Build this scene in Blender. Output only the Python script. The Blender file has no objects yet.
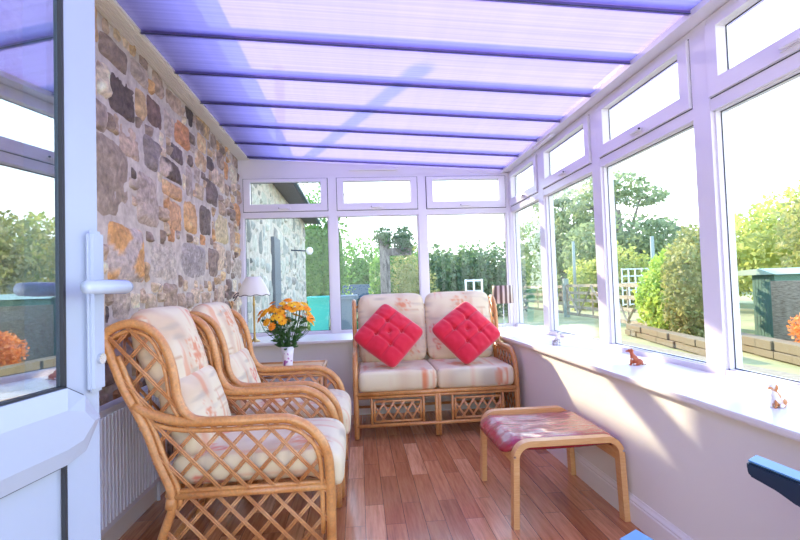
import bpy, bmesh, math, random
from mathutils import Vector, Matrix, noise
random.seed(7)
PI = math.pi
scene = bpy.context.scene
COL = scene.collection
V = Vector

# ---------------------------------------------------------------- materials
def mat(name, color=(.8, .8, .8), rough=.5, metal=0, spec=.5, **kw):
    m = bpy.data.materials.new(name); m.use_nodes = True
    b = m.node_tree.nodes['Principled BSDF']
    b.inputs['Base Color'].default_value = (*color, 1)
    b.inputs['Roughness'].default_value = rough
    b.inputs['Metallic'].default_value = metal
    b.inputs['Specular IOR Level'].default_value = spec
    for k, v in kw.items():
        b.inputs[k.replace('_', ' ')].default_value = v
    return m

def nn(m, t, **kw):
    n = m.node_tree.nodes.new(t)
    for k, v in kw.items():
        if k in n.inputs: n.inputs[k].default_value = v
        else: setattr(n, k, v)
    return n
def lk(m, a, b): m.node_tree.links.new(a, b)
def bsdf(m): return m.node_tree.nodes['Principled BSDF']
def coords(m, scale=(1, 1, 1), kind='Object'):
    tc = nn(m, 'ShaderNodeTexCoord'); mp = nn(m, 'ShaderNodeMapping')
    mp.inputs['Scale'].default_value = scale
    lk(m, tc.outputs[kind], mp.inputs['Vector']); return mp.outputs['Vector']
def ramp(m, fac, stops):
    r = nn(m, 'ShaderNodeValToRGB'); e = r.color_ramp.elements
    while len(e) < len(stops): e.new(.5)
    for i, (p, c) in enumerate(stops):
        e[i].position = p; e[i].color = (*c, 1)
    lk(m, fac, r.inputs['Fac']); return r.outputs['Color']
def noisetex(m, vec, scale, detail=4, rough=.6):
    n = nn(m, 'ShaderNodeTexNoise'); n.inputs['Scale'].default_value = scale
    n.inputs['Detail'].default_value = detail; n.inputs['Roughness'].default_value = rough
    lk(m, vec, n.inputs['Vector']); return n.outputs['Fac']
def mixc(m, fac, a, b, mode='MIX'):
    x = nn(m, 'ShaderNodeMix', data_type='RGBA', blend_type=mode)
    for sock, val in ((x.inputs[0], fac), (x.inputs[6], a), (x.inputs[7], b)):
        if isinstance(val, (int, float)): sock.default_value = val
        elif isinstance(val, tuple): sock.default_value = (*val, 1)
        else: lk(m, val, sock)
    return x.outputs[2]
def bump(m, fac, strength=.3, dist=.01):
    b = nn(m, 'ShaderNodeBump'); b.inputs['Strength'].default_value = strength
    b.inputs['Distance'].default_value = dist
    lk(m, fac, b.inputs['Height']); lk(m, b.outputs['Normal'], bsdf(m).inputs['Normal'])
def s2l(r, g, b):
    f = lambda c: ((c/255+.055)/1.055)**2.4 if c > 10 else c/255/12.92
    return (f(r), f(g), f(b))

M = {}
M['pvc'] = mat('white_pvc', s2l(222, 217, 222), .28)
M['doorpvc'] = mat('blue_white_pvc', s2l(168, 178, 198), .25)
M['seal'] = mat('dark_seal', (.02, .022, .03), .6)
M['wall'] = mat('painted_wall', s2l(234, 232, 222), .75)
m = M['wall']; bump(m, noisetex(m, coords(m), 60, 3), .08, .004)
M['sill'] = mat('sill_gloss', s2l(238, 236, 232), .22)
M['skirt'] = mat('skirting_gloss', s2l(236, 234, 228), .3)
M['white'] = mat('white_enamel', s2l(228, 232, 242), .35)
M['brass'] = mat('aged_brass', s2l(190, 160, 95), .3, .9)
M['chrome'] = mat('chrome', (.75, .76, .78), .15, 1)
M['ceramic'] = mat('white_ceramic', s2l(238, 236, 242), .15)
M['black'] = mat('black_plastic', (.015, .015, .018), .5)

# vertex coloured materials
def vcol_mat(name, rough=.8, bumps=None, var=0., scale=30):
    m = mat(name, rough=rough)
    a = nn(m, 'ShaderNodeVertexColor'); a.layer_name = 'Col'
    c = a.outputs['Color']
    v = coords(m)
    if var:
        c = mixc(m, var, c, ramp(m, noisetex(m, v, scale, 6), [(.3, (.25, .23, .22)), (.7, (1, .97, .92))]), 'MULTIPLY')
    lk(m, c, bsdf(m).inputs['Base Color'])
    if bumps: bump(m, noisetex(m, v, bumps[0], 5), bumps[1], bumps[2])
    return m
M['stone'] = vcol_mat('rubble_stone', .85, (38, 1.0, .022), .62, 34)
M['stone_far'] = vcol_mat('rubble_stone_far', .9, (30, .5, .012), .4, 14)
M['mortar'] = mat('lime_mortar', s2l(192, 182, 180), .95)
m = M['mortar']; v = coords(m)
lk(m, ramp(m, noisetex(m, v, 14, 6), [(.3, s2l(172, 158, 144)), (.7, s2l(216, 204, 188))]), bsdf(m).inputs['Base Color'])
bump(m, noisetex(m, v, 60, 5), .5, .008)
M['linen'] = vcol_mat('floral_fabric', .9, (180, .15, .002), 0)
M['flower'] = vcol_mat('petals', .7)

# rattan
def rattan(name, c1, c2):
    m = mat(name, c1, .32); v = coords(m, (1, 1, 1))
    f = noisetex(m, v, 9, 5); f2 = noisetex(m, v, 90, 3)
    c = ramp(m, f, [(.3, c1), (.7, c2)])
    c = mixc(m, .35, c, ramp(m, f2, [(.35, s2l(150, 88, 42)), (.65, s2l(250, 205, 140))]), 'MULTIPLY')
    lk(m, c, bsdf(m).inputs['Base Color']); bsdf(m).inputs['Coat Weight'].default_value = .3
    return m
M['cane'] = rattan('varnished_cane', s2l(206, 144, 80), s2l(232, 180, 116))
M['cane_thin'] = rattan('split_cane', s2l(206, 142, 88), s2l(232, 184, 130))
M['birch'] = mat('birch_veneer', s2l(222, 168, 108), .35)
m = M['birch']; v = coords(m, (6, 6, 60))
lk(m, ramp(m, noisetex(m, v, 3, 4), [(.3, s2l(214, 156, 94)), (.7, s2l(232, 186, 128))]), bsdf(m).inputs['Base Color'])
M['leather'] = mat('red_leather', s2l(158, 34, 52), .27)
m = M['leather']; v = coords(m, (3, 14, 3))
bump(m, noisetex(m, v, 2.6, 3), .5, .02)
bsdf(m).inputs['Coat Weight'].default_value = .6; bsdf(m).inputs['Coat Roughness'].default_value = .16
M['red'] = mat('red_cotton', s2l(214, 18, 52), .85); m = M['red']
bump(m, noisetex(m, coords(m), 160, 3), .15, .002)
bsdf(m).inputs['Sheen Weight'].default_value = .4
M['navy'] = mat('navy_vinyl', s2l(26, 44, 66), .3)
M['arm_sheen'] = mat('navy_vinyl_sheen', s2l(90, 140, 185), .35)  # light reflected off the navy arm tops, put into the colour

# floor : planks running away from the camera
m = M['floor'] = mat('laminate', rough=.26)
v = coords(m)
br = nn(m, 'ShaderNodeTexBrick'); br.offset = .37; br.offset_frequency = 2; br.squash = 1
mp = nn(m, 'ShaderNodeMapping'); mp.inputs['Rotation'].default_value = (0, 0, PI/2)
lk(m, v, mp.inputs['Vector']); lk(m, mp.outputs['Vector'], br.inputs['Vector'])
br.inputs['Color1'].default_value = (0, 0, 0, 1); br.inputs['Color2'].default_value = (1, 1, 1, 1)
br.inputs['Mortar'].default_value = (0, 0, 0, 1)
br.inputs['Scale'].default_value = 1; br.inputs['Mortar Size'].default_value = .0012
br.inputs['Brick Width'].default_value = .62; br.inputs['Row Height'].default_value = .098
plank = ramp(m, br.outputs['Color'], [(0, s2l(182, 122, 80)), (.35, s2l(202, 140, 94)), (.7, s2l(220, 160, 112)), (1, s2l(236, 182, 134))])
v2 = coords(m, (26, 1.6, 1))
add = nn(m, 'ShaderNodeVectorMath'); add.operation = 'ADD'
lk(m, v2, add.inputs[0]); sc_ = nn(m, 'ShaderNodeVectorMath'); sc_.operation = 'SCALE'
lk(m, br.outputs['Color'], sc_.inputs[0]); sc_.inputs['Scale'].default_value = 17; lk(m, sc_.outputs[0], add.inputs[1])
grain = ramp(m, noisetex(m, add.outputs[0], 2.2, 6, .65), [(.28, s2l(150, 112, 92)), (.5, s2l(226, 196, 180)), (.75, (1, 1, 1))])
c = mixc(m, .75, plank, grain, 'MULTIPLY')
c = mixc(m, br.outputs['Fac'], c, s2l(70, 36, 26))
lk(m, c, bsdf(m).inputs['Base Color'])
bsdf(m).inputs['Coat Weight'].default_value = .25; bsdf(m).inputs['Coat Roughness'].default_value = .12

# clear glass that lets the sun straight through
def glass(name, refl=.0, tint=(.93, .97, .97), ior=1.45, r=.0):
    m = bpy.data.materials.new(name); m.use_nodes = True; nt = m.node_tree; nt.nodes.clear()
    out = nt.nodes.new('ShaderNodeOutputMaterial')
    tr = nt.nodes.new('ShaderNodeBsdfTransparent'); tr.inputs[0].default_value = (*tint, 1)
    gl = nt.nodes.new('ShaderNodeBsdfGlossy'); gl.inputs['Roughness'].default_value = r
    lw = nt.nodes.new('ShaderNodeLayerWeight'); lw.inputs['Blend'].default_value = .5
    fr = nt.nodes.new('ShaderNodeMath'); fr.operation = 'POWER'; fr.inputs[1].default_value = 4.5; nt.links.new(lw.outputs['Facing'], fr.inputs[0])
    ad = nt.nodes.new('ShaderNodeMath'); ad.operation = 'MULTIPLY_ADD'; ad.inputs[1].default_value = .6; ad.inputs[2].default_value = refl+((ior-1)/(ior+1))**2; ad.use_clamp = True
    mx = nt.nodes.new('ShaderNodeMixShader')
    nt.links.new(fr.outputs[0], ad.inputs[0]); nt.links.new(ad.outputs[0], mx.inputs[0])
    nt.links.new(tr.outputs[0], mx.inputs[1]); nt.links.new(gl.outputs[0], mx.inputs[2])
    nt.links.new(mx.outputs[0], out.inputs[0]); return m
M['glass'] = glass('window_glass', 0, ior=1.3)
M['door_glass'] = glass('coated_door_glass', .42, (.55, .68, .74), ior=1.5)
M['clear'] = glass('lamp_glass', .08, (.9, .93, .95))

# roof sheets : twin wall polycarbonate, fluted along the slope
def poly(name, col, transp, streak=True):
    m = bpy.data.materials.new(name); m.use_nodes = True; nt = m.node_tree; nt.nodes.clear()
    out = nn(m, 'ShaderNodeOutputMaterial')
    tl = nn(m, 'ShaderNodeBsdfTranslucent'); tr = nn(m, 'ShaderNodeBsdfTransparent')
    gl = nn(m, 'ShaderNodeBsdfGlossy'); gl.inputs['Roughness'].default_value = .25
    v = coords(m, (.25, 26, 1))
    n = noisetex(m, v, 2.0, 3, .5)
    c = ramp(m, n, [(.3, tuple(x*.86 for x in col)), (.7, tuple(min(1, x*1.08) for x in col))])
    v3 = coords(m, (22, .35, 1)); n3 = noisetex(m, v3, .6, 2)
    c = mixc(m, .22, c, ramp(m, n3, [(.35, (.75, .78, .9)), (.7, (1, 1, 1))]), 'MULTIPLY')
    lk(m, c, tl.inputs[0]); tr.inputs[0].default_value = (.8, .82, 1, 1)
    a = nn(m, 'ShaderNodeMixShader'); a.inputs[0].default_value = transp
    lk(m, tl.outputs[0], a.inputs[1]); lk(m, tr.outputs[0], a.inputs[2])
    b = nn(m, 'ShaderNodeMixShader'); b.inputs[0].default_value = .06
    lk(m, a.outputs[0], b.inputs[1]); lk(m, gl.outputs[0], b.inputs[2])
    lk(m, b.outputs[0], out.inputs[0]); return m
M['poly'] = poly('tinted_polycarbonate', (.29, .22, .42), .04)
M['poly_bar'] = poly('tinted_bar_plastic', (.46, .42, .66), .0)
M['poly_top'] = glass('clear_polycarbonate_skin', .02, (.93, .92, 1), 1.3)

def leafmat(name, c1, c2, scale=6):
    m = mat(name, c1, .6); v = coords(m)
    c = ramp(m, noisetex(m, v, scale, 4, .7), [(.3, c1), (.7, c2)])
    b = bsdf(m); lk(m, c, b.inputs['Base Color'])
    tl = nn(m, 'ShaderNodeBsdfTranslucent'); lk(m, c, tl.inputs[0])
    mx = nn(m, 'ShaderNodeMixShader'); mx.inputs[0].default_value = .45
    out = m.node_tree.nodes['Material Output']
    lk(m, b.outputs[0], mx.inputs[1]); lk(m, tl.outputs[0], mx.inputs[2]); lk(m, mx.outputs[0], out.inputs[0])
    return m
M['leaf_hedge'] = leafmat('hedge_leaves', s2l(74, 118, 58), s2l(128, 165, 84))
M['leaf_lime'] = leafmat('lime_leaves', s2l(142, 176, 70), s2l(196, 212, 110))
M['leaf_brown'] = leafmat('autumn_green_leaves', s2l(118, 136, 78), s2l(180, 172, 112))
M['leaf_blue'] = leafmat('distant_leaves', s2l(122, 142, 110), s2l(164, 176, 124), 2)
M['leaf_yellow'] = leafmat('yellow_green_leaves', s2l(150, 170, 85), s2l(210, 205, 120), 1.5)
M['leaf_orange'] = leafmat('maple_leaves', s2l(214, 120, 64), s2l(240, 172, 104))
M['leaf_dark'] = leafmat('dark_leaves', s2l(74, 100, 74), s2l(120, 142, 92), 2)
M['stemgreen'] = leafmat('flower_foliage', s2l(50, 92, 48), s2l(96, 140, 78), 20)
M['bark'] = mat('bark', s2l(112, 104, 98), .9)
m = M['bark']; lk(m, ramp(m, noisetex(m, coords(m, (4, 4, 1)), 6), [(.3, s2l(84, 78, 74)), (.7, s2l(150, 142, 132))]), bsdf(m).inputs['Base Color'])
M['oldwood'] = mat('weathered_wood', s2l(150, 138, 118), .9)
m = M['oldwood']; lk(m, ramp(m, noisetex(m, coords(m, (2, 2, 10)), 4), [(.3, s2l(120, 104, 84)), (.7, s2l(182, 170, 148))]), bsdf(m).inputs['Base Color'])
M['greypole'] = mat('grey_pole', s2l(148, 156, 146), .8)
M['teal'] = mat('teal_plastic', s2l(70, 185, 178), .45)
M['oldstone'] = mat('weathered_stone', s2l(122, 110, 86), .95)
M['greyplastic'] = mat('grey_plastic', s2l(120, 135, 150), .5)
M['green'] = mat('green_plastic', s2l(40, 160, 90), .5)
M['shed'] = mat('green_painted_timber', s2l(88, 122, 108), .8)
M['shedroof'] = mat('pale_felt_roof', s2l(170, 188, 168), .8)
M['gutter'] = mat('dark_gutter', s2l(46, 60, 78), .4)
M['soffit'] = mat('brown_soffit', s2l(96, 88, 86), .6)
M['slate'] = mat('slate', s2l(100, 104, 112), .7)
M['car'] = mat('dark_car_paint', s2l(50, 72, 80), .2)
M['carglass'] = mat('car_glass', s2l(50, 78, 84), .1)
M['grass'] = mat('grass', s2l(150, 165, 90), .95)
m = M['grass']; lk(m, ramp(m, noisetex(m, coords(m), .8, 8, .7), [(.3, s2l(122, 132, 84)), (.55, s2l(158, 154, 104)), (.75, s2l(164, 152, 118))]), bsdf(m).inputs['Base Color'])
M['gravel'] = mat('concrete_path', s2l(176, 164, 138), .95)
m = M['gravel']; v = coords(m); lk(m, ramp(m, noisetex(m, v, 18, 8, .7), [(.3, s2l(112, 102, 82)), (.7, s2l(160, 148, 124))]), bsdf(m).inputs['Base Color'])
M['shade_white'] = mat('white_shade', s2l(240, 236, 226), .7)
M['stripe'] = mat('striped_shade', rough=.4); m = M['stripe']
w = nn(m, 'ShaderNodeTexWave'); w.bands_direction = 'X'; w.inputs['Scale'].default_value = 7; w.inputs['Distortion'].default_value = .6
lk(m, coords(m), w.inputs['Vector'])
lk(m, ramp(m, w.outputs['Fac'], [(.25, s2l(92, 72, 68)), (.5, s2l(150, 122, 110)), (.8, s2l(206, 190, 180))]), bsdf(m).inputs['Base Color'])
def dogmat(name, c1, c2, sc, th):
    m = mat(name, rough=.3); v = coords(m)
    lk(m, ramp(m, noisetex(m, v, sc, 1), [(th, c1), (th+.03, c2)]), bsdf(m).inputs['Base Color']); return m
M['dog_tan'] = dogmat('white_tan_glaze', s2l(205, 130, 70), s2l(240, 232, 226), 26, .47)
M['dog_rust'] = dogmat('rust_white_glaze', s2l(178, 84, 44), s2l(236, 222, 210), 26, .56)
M['dog_grey'] = dogmat('grey_white_glaze', s2l(165, 160, 158), s2l(238, 236, 236), 40, .45)
M['vase'] = dogmat('vase_glaze', s2l(186, 120, 190), s2l(240, 238, 246), 22, .38)
M['ribwhite'] = mat('ribbed_trim', s2l(228, 222, 210), .5)

# ---------------------------------------------------------------- mesh helpers
def new_obj(name, bm, material, parent=None, smooth=False, mats=None):
    me = bpy.data.meshes.new(name); bm.to_mesh(me); bm.free()
    for x in (mats or [material]): me.materials.append(x)
    if smooth:
        for p in me.polygons: p.use_smooth = True
    o = bpy.data.objects.new(name, me); COL.objects.link(o)
    if parent is not None: o.parent = parent
    return o
def tag(o, label=None, cat=None, group=None, kind=None):
    if label: o['label'] = label
    if cat: o['category'] = cat
    if group: o['group'] = group
    if kind: o['kind'] = kind
    return o
def empty(name, loc=(0, 0, 0), rz=0, **kw):
    o = bpy.data.objects.new(name, None); COL.objects.link(o)
    o.location = loc; o.rotation_euler = (0, 0, rz); o.empty_display_size = .1
    return tag(o, **kw)
def box(bm, a, b, mi=0, bev=0):
    x0, y0, z0 = [min(p, q) for p, q in zip(a, b)]; x1, y1, z1 = [max(p, q) for p, q in zip(a, b)]
    vs = [bm.verts.new(p) for p in ((x0,y0,z0),(x1,y0,z0),(x1,y1,z0),(x0,y1,z0),(x0,y0,z1),(x1,y0,z1),(x1,y1,z1),(x0,y1,z1))]
    fs = [bm.faces.new([vs[i] for i in f]) for f in ((0,3,2,1),(4,5,6,7),(0,1,5,4),(1,2,6,5),(2,3,7,6),(3,0,4,7))]
    for f in fs: f.material_index = mi
    if bev:
        es = list({e for f in fs for e in f.edges})
        bmesh.ops.bevel(bm, geom=es, offset=bev, segments=2, affect='EDGES', profile=.7)
    return fs
def prism(bm, pts, d):
    """pts: closed 3D outline; d: extrusion vector"""
    a = [bm.verts.new(p) for p in pts]; b = [bm.verts.new(V(p)+V(d)) for p in pts]
    n = len(pts)
    fs = [bm.faces.new(a), bm.faces.new(b[::-1])]
    for i in range(n): fs.append(bm.faces.new((a[i], b[i], b[(i+1) % n], a[(i+1) % n])))
    bmesh.ops.recalc_face_normals(bm, faces=fs); return fs
def smoothpath(pts, n=6):
    """Catmull-Rom"""
    P = [V(p) for p in pts]; out = []
    for i in range(len(P)-1):
        p0 = P[i-1] if i else P[0]*2-P[1]; p1, p2 = P[i], P[i+1]
        p3 = P[i+2] if i+2 < len(P) else P[-1]*2-P[-2]
        for k in range(n):
            t = k/n
            out.append(.5*((2*p1)+(p2-p0)*t+(2*p0-5*p1+4*p2-p3)*t*t+(3*p1-p0-3*p2+p3)*t**3))
    out.append(P[-1]); return out
def tube(bm, pts, r, seg=8, rs=None, flat=1.0):
    P = [V(p) for p in pts]; rings = []; up = None
    for i, p in enumerate(P):
        d = (P[min(i+1, len(P)-1)]-P[max(i-1, 0)]).normalized()
        if up is None:
            up = V((0, 0, 1)) if abs(d.z) < .9 else V((1, 0, 0))
        s = d.cross(up)
        if s.length < 1e-5: s = d.orthogonal()
        s.normalize(); up = s.cross(d).normalized()
        rr = rs[i] if rs else r
        rings.append([bm.verts.new(p+(s*math.cos(a)+up*math.sin(a)*flat)*rr) for a in [2*PI*k/seg for k in range(seg)]])
    for a, b in zip(rings, rings[1:]):
        for k in range(seg): bm.faces.new((a[k], b[k], b[(k+1) % seg], a[(k+1) % seg]))
    bm.faces.new(rings[0]); bm.faces.new(rings[-1][::-1])
def lathe(bm, prof, c=(0, 0, 0), seg=24, wob=None):
    rings = []
    for (r, z) in prof:
        rings.append([bm.verts.new((c[0]+r*math.cos(2*PI*k/seg)*(1 if not wob else 1+wob(k, z)), c[1]+r*math.sin(2*PI*k/seg)*(1 if not wob else 1+wob(k, z)), c[2]+z)) for k in range(seg)])
    for a, b in zip(rings, rings[1:]):
        for k in range(seg): bm.faces.new((a[k], a[(k+1) % seg], b[(k+1) % seg], b[k]))
    bm.faces.new(rings[0][::-1]); bm.faces.new(rings[-1])
def ellipsoid(bm, c, r, sub=2, rot=None):
    res = bmesh.ops.create_icosphere(bm, subdivisions=sub, radius=1)
    mt = Matrix.Translation(c) @ ((rot or Matrix.Identity(4))) @ Matrix.Diagonal((*r, 1))
    bmesh.ops.transform(bm, matrix=mt, verts=res['verts']); return res['verts']
B = bmesh.new

# ---------------------------------------------------------------- camera
H = 1.15
ya, pi_, ro = [math.radians(x) for x in (4.7952, 2.0428, 1.896)]
F = V((math.sin(ya)*math.cos(pi_), math.cos(ya)*math.cos(pi_), math.sin(pi_)))
R = V((math.cos(ya), -math.sin(ya), 0)); U = R.cross(F)
R2 = math.cos(ro)*R-math.sin(ro)*U; U2 = math.sin(ro)*R+math.cos(ro)*U
cam = bpy.data.cameras.new('camera'); cam.sensor_width = 36; cam.lens = 500/800*36; cam.clip_start = .02; cam.clip_end = 300
co = bpy.data.objects.new('camera', cam); COL.objects.link(co)
mw = Matrix((( R2.x, U2.x, -F.x, 0), (R2.y, U2.y, -F.y, 0), (R2.z, U2.z, -F.z, H), (0, 0, 0, 1)))
co.matrix_world = mw; scene.camera = co

# ---------------------------------------------------------------- setting constants
XL, XR, XW, YB, YW, YN = -1.2187, 1.2755, 1.67, 4.66, 5.30, -.75
HS = .695
def struct(name, bm, m, parent=None, smooth=False, label=None, mats=None):
    o = new_obj(name, bm, m, parent, smooth, mats)
    if parent is None: o['kind'] = 'structure'
    if label: o['label'] = label
    return o

bm = B(); box(bm, (XL-.05, YN, -.06), (XR+.05, YB+.05, 0)); struct('floor', bm, M['floor'], label='reddish brown wood plank floor of the conservatory')
# dwarf walls under the sills
bm = B(); box(bm, (XR, YN, 0), (XW+.1, YW+.1, HS-.027)); struct('wall_right', bm, M['wall'], label='low lilac white wall under the right hand windows')
bm = B(); box(bm, (XL-.02, YB, 0), (XR, YW+.1, HS-.027)); struct('wall_back', bm, M['wall'], label='low lilac white wall under the far windows')
bm = B(); box(bm, (.62, YN-.12, 0), (XR, YN, HS-.027)); struct('wall_near', bm, M['wall'], label='unseen low wall under the fill light window added behind the camera')
# sills
bm = B(); box(bm, (1.25, YN, HS-.027), (XW+.02, YW, HS), bev=.008)
struct('trim_1', bm, M['sill'], label='deep glossy white sill along the right hand windows')
bm = B(); box(bm, (XL+.0, 4.60, HS-.027), (1.25, YW+.02, HS), bev=.008)
struct('trim_2', bm, M['sill'], label='deep glossy white sill along the far windows')
# skirting with a moulded top
def skirting(name, p, q, nrm, label):
    bm = B(); n = V(nrm)
    prof = [(0, 0), (.016, 0), (.016, .095), (.012, .1), (.014, .108), (.006, .12), (.004, .128), (0, .128)]
    pts = [V(p)+n*a+V((0, 0, b)) for a, b in prof]
    prism(bm, pts, V(q)-V(p)); struct(name, bm, M['skirt'], label=label)
skirting('baseboard_right', (XR, YN, 0), (XR, YB, 0), (-1, 0, 0), 'white moulded skirting board along the right wall')
skirting('baseboard_back', (XL, YB, 0), (XR-.016, YB, 0), (0, -1, 0), 'white moulded skirting board along the far wall')
skirting('baseboard_left', (XL+.03, YN, 0), (XL+.03, YB-.016, 0), (1, 0, 0), 'white skirting board below the radiator')

# ---------------------------------------------------------------- rubble stone wall
PAL = [s2l(192, 168, 142), s2l(206, 184, 154), s2l(180, 158, 138), s2l(166, 148, 132), s2l(220, 204, 174), s2l(200, 170, 130), s2l(150, 132, 118), s2l(214, 192, 164), s2l(186, 170, 154)]
ORA = [s2l(214, 172, 122), s2l(208, 156, 108), s2l(224, 190, 142)]
DRK = [s2l(128, 112, 98), s2l(140, 124, 110), s2l(112, 100, 92)]
CUSTOM = [  # y0, y1, z0, z1, colour, colour 2
 (2.36, 2.80, 1.53, 1.95, s2l(168, 150, 130), None), (2.57, 2.89, 2.10, 2.33, s2l(104, 90, 80), None), (3.03, 3.27, 2.18, 2.36, s2l(128, 104, 92), None),
 (2.68, 2.93, 1.90, 2.09, s2l(196, 172, 148), None), (3.48, 3.76, 2.20, 2.38, s2l(206, 150, 108), None), (3.70, 3.86, 2.40, 2.54, s2l(84, 74, 68), None),
 (2.98, 3.18, 1.90, 2.10, s2l(150, 138, 132), None), (3.38, 3.65, 2.06, 2.19, s2l(120, 106, 100), None), (3.22, 3.62, 1.91, 2.05, s2l(116, 100, 88), s2l(205, 185, 165)),
 (2.88, 3.18, 1.56, 1.87, s2l(190, 172, 156), None), (3.33, 3.60, 1.58, 1.78, s2l(210, 166, 124), None), (3.63, 3.95, 1.60, 1.84, s2l(214, 170, 118), None),
 (3.99, 4.31, 1.62, 1.87, s2l(124, 110, 98), None), (2.55, 2.97, 1.22, 1.53, s2l(222, 168, 106), s2l(196, 180, 168)), (3.04, 3.50, 1.24, 1.48, s2l(208, 196, 180), s2l(190, 176, 160)),
 (3.57, 4.15, 1.27, 1.53, s2l(176, 166, 160), None), (4.38, 4.85, 1.60, 1.87, s2l(214, 196, 152), None), (4.16, 4.53, 1.90, 2.11, s2l(128, 112, 104), None), (3.23, 3.60, 1.79, 1.90, s2l(214, 172, 128), None)]
def stone_wall(name, xf, y0, y1, z0, z1, custom, seed, cell=.03, res=9, label=None, kind=True, smin=2, mat_=None, thick=.3, cols=(.1, .07), gap=-.004):
    rnd = random.Random(seed)
    ny, nz = int((y1-y0)/cell), int((z1-z0)/cell)
    occ = [[0]*nz for _ in range(ny)]
    rects = []
    for (a, b, c, d, col, col2) in custom:
        rects.append((a, b, c, d, col, col2))
        for i in range(max(0, round((a-y0)/cell)), min(ny, round((b-y0)/cell))):
            for j in range(max(0, round((c-z0)/cell)), min(nz, round((d-z0)/cell))): occ[i][j] = 1
    sizes = [(rnd.randint(5, 12), rnd.randint(4, 9)) for _ in range(1500)] + [(rnd.randint(4, 8), rnd.randint(3, 6)) for _ in range(6000)] + [(rnd.randint(2, 4), rnd.randint(2, 4)) for _ in range(16000)]
    for (w, h) in sizes:
        i, j = rnd.randint(0, max(0, ny-w)), rnd.randint(0, max(0, nz-h))
        if i+w > ny or j+h > nz: continue
        if any(occ[a][b] for a in range(i, i+w) for b in range(j, j+h)): continue
        for a in range(i, i+w):
            for b in range(j, j+h): occ[a][b] = 1
        t = rnd.random()
        col = rnd.choice(ORA) if t < cols[0] else rnd.choice(DRK) if t < cols[0]+cols[1] else rnd.choice(PAL)
        rects.append((y0+i*cell, y0+(i+w)*cell, z0+j*cell, z0+(j+h)*cell, col, rnd.choice(PAL) if rnd.random() < .3 else None))
    bm = B(); cl = bm.loops.layers.float_color.new('Col')
    def paint(f, c, mi):
        f.material_index = mi
        for l in f.loops: l[cl] = (*c, 1)
    for f in box(bm, (xf-thick, y0, z0), (xf, y1, z1)): paint(f, (.5, .48, .47), 1)
    for (a, b, c, d, col, col2) in rects:
        cy, cz, hy, hz = (a+b)/2, (c+d)/2, (b-a)/2-gap*.5, (d-c)/2-gap*.5
        ex = rnd.uniform(4.5, 11); sd = rnd.uniform(0, 100); hgt = rnd.uniform(.012, .032); tl = [rnd.uniform(-.012, .012) for _ in range(2)]
        vs = [[None]*(res+1) for _ in range(res+1)]
        for i in range(res+1):
            for j in range(res+1):
                u, w = -1+2*i/res, -1+2*j/res
                # map square to superellipse
                m_ = max(abs(u), abs(w)); ang = math.atan2(w, u)
                ca, sa = abs(math.cos(ang)), abs(math.sin(ang))
                rr = (ca**ex+sa**ex)**(-1/ex)
                rr *= 1+.09*noise.noise(V((math.cos(ang)*1.3+sd, math.sin(ang)*1.3, sd)))+.05*noise.noise(V((math.cos(ang)*4+sd, math.sin(ang)*4, sd)))
                uu, ww = m_*rr*math.cos(ang), m_*rr*math.sin(ang)
                y, z = cy+uu*hy, cz+ww*hz
                prof = (1-m_**5)
                x = xf-.006+hgt*prof*(1+.6*noise.noise(V((y*14, z*14, sd))))+(tl[0]*uu+tl[1]*ww)*prof+.006*prof*noise.noise(V((y*45, z*45, sd)))
                vs[i][j] = bm.verts.new((x, y, z))
        for i in range(res):
            for j in range(res):
                f = bm.faces.new((vs[i][j], vs[i+1][j], vs[i+1][j+1], vs[i][j+1]))
                f.smooth = True; f.material_index = 0
                for l in f.loops:
                    p = l.vert.co; k = noise.noise(V((p.y*7, p.z*7, sd+3)))
                    cc = col
                    if col2: t_ = max(0, min(1, (k+.02)*12)); cc = [a_+(b_-a_)*t_ for a_, b_ in zip(col, col2)]
                    g = 1.28+.55*noise.noise(V((p.y*20, p.z*30, sd)))+.25*k
                    l[cl] = (*[min(1, q*g) for q in cc], 1)
    o = new_obj(name, bm, None, mats=[mat_ or M['stone'], M['mortar']])
    if label: o['label'] = label
    if kind: o['kind'] = 'structure'
    return o
stone_wall('wall_left', XL, YN, YW+.12, 0, 2.56, CUSTOM, 11, label='rubble stone wall of tan, grey and orange blocks in pale mortar', cell=.03, res=14)
ORA[:] = [s2l(170, 160, 140)]; DRK[:] = [s2l(130, 130, 124), s2l(140, 134, 128)]; PAL[:] = [s2l(168, 168, 156), s2l(180, 176, 162), s2l(156, 156, 148), s2l(186, 180, 168)]
stone_wall('wall_house', XL-.02, YW+.12, 12.0, -.05, 2.78, [], 5, cell=.045, res=5, label='outside stone wall of the house seen through the far left window', mat_=M['stone_far'], cols=(.04, .12), gap=.02)

# white ribbed wall plate where roof meets stone
bm = B(); box(bm, (XL, YN, 2.54), (XL+.115, YW+.02, 2.60))
for k in range(6): box(bm, (XL+.012+k*.016, YN, 2.535), (XL+.020+k*.016, YW, 2.54))
struct('trim_3', bm, M['ribwhite'], label='white ribbed trim between stone wall and roof')
# eaves beam
bm = B(); box(bm, (1.585, YN, 2.372), (1.80, YW+.1, 2.43)); struct('trim_4', bm, M['pvc'], label='white eaves beam above the right hand windows')
for k, (a, b) in enumerate([((1.60, 3.93, 2.352), (1.635, 4.35, 2.372))]):
    bm = B(); box(bm, a, b, bev=.005); tag(new_obj('trickle_vent', bm, M['pvc']), 'white slotted vent strip on the eaves beam above the right hand windows', 'vent')
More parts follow.
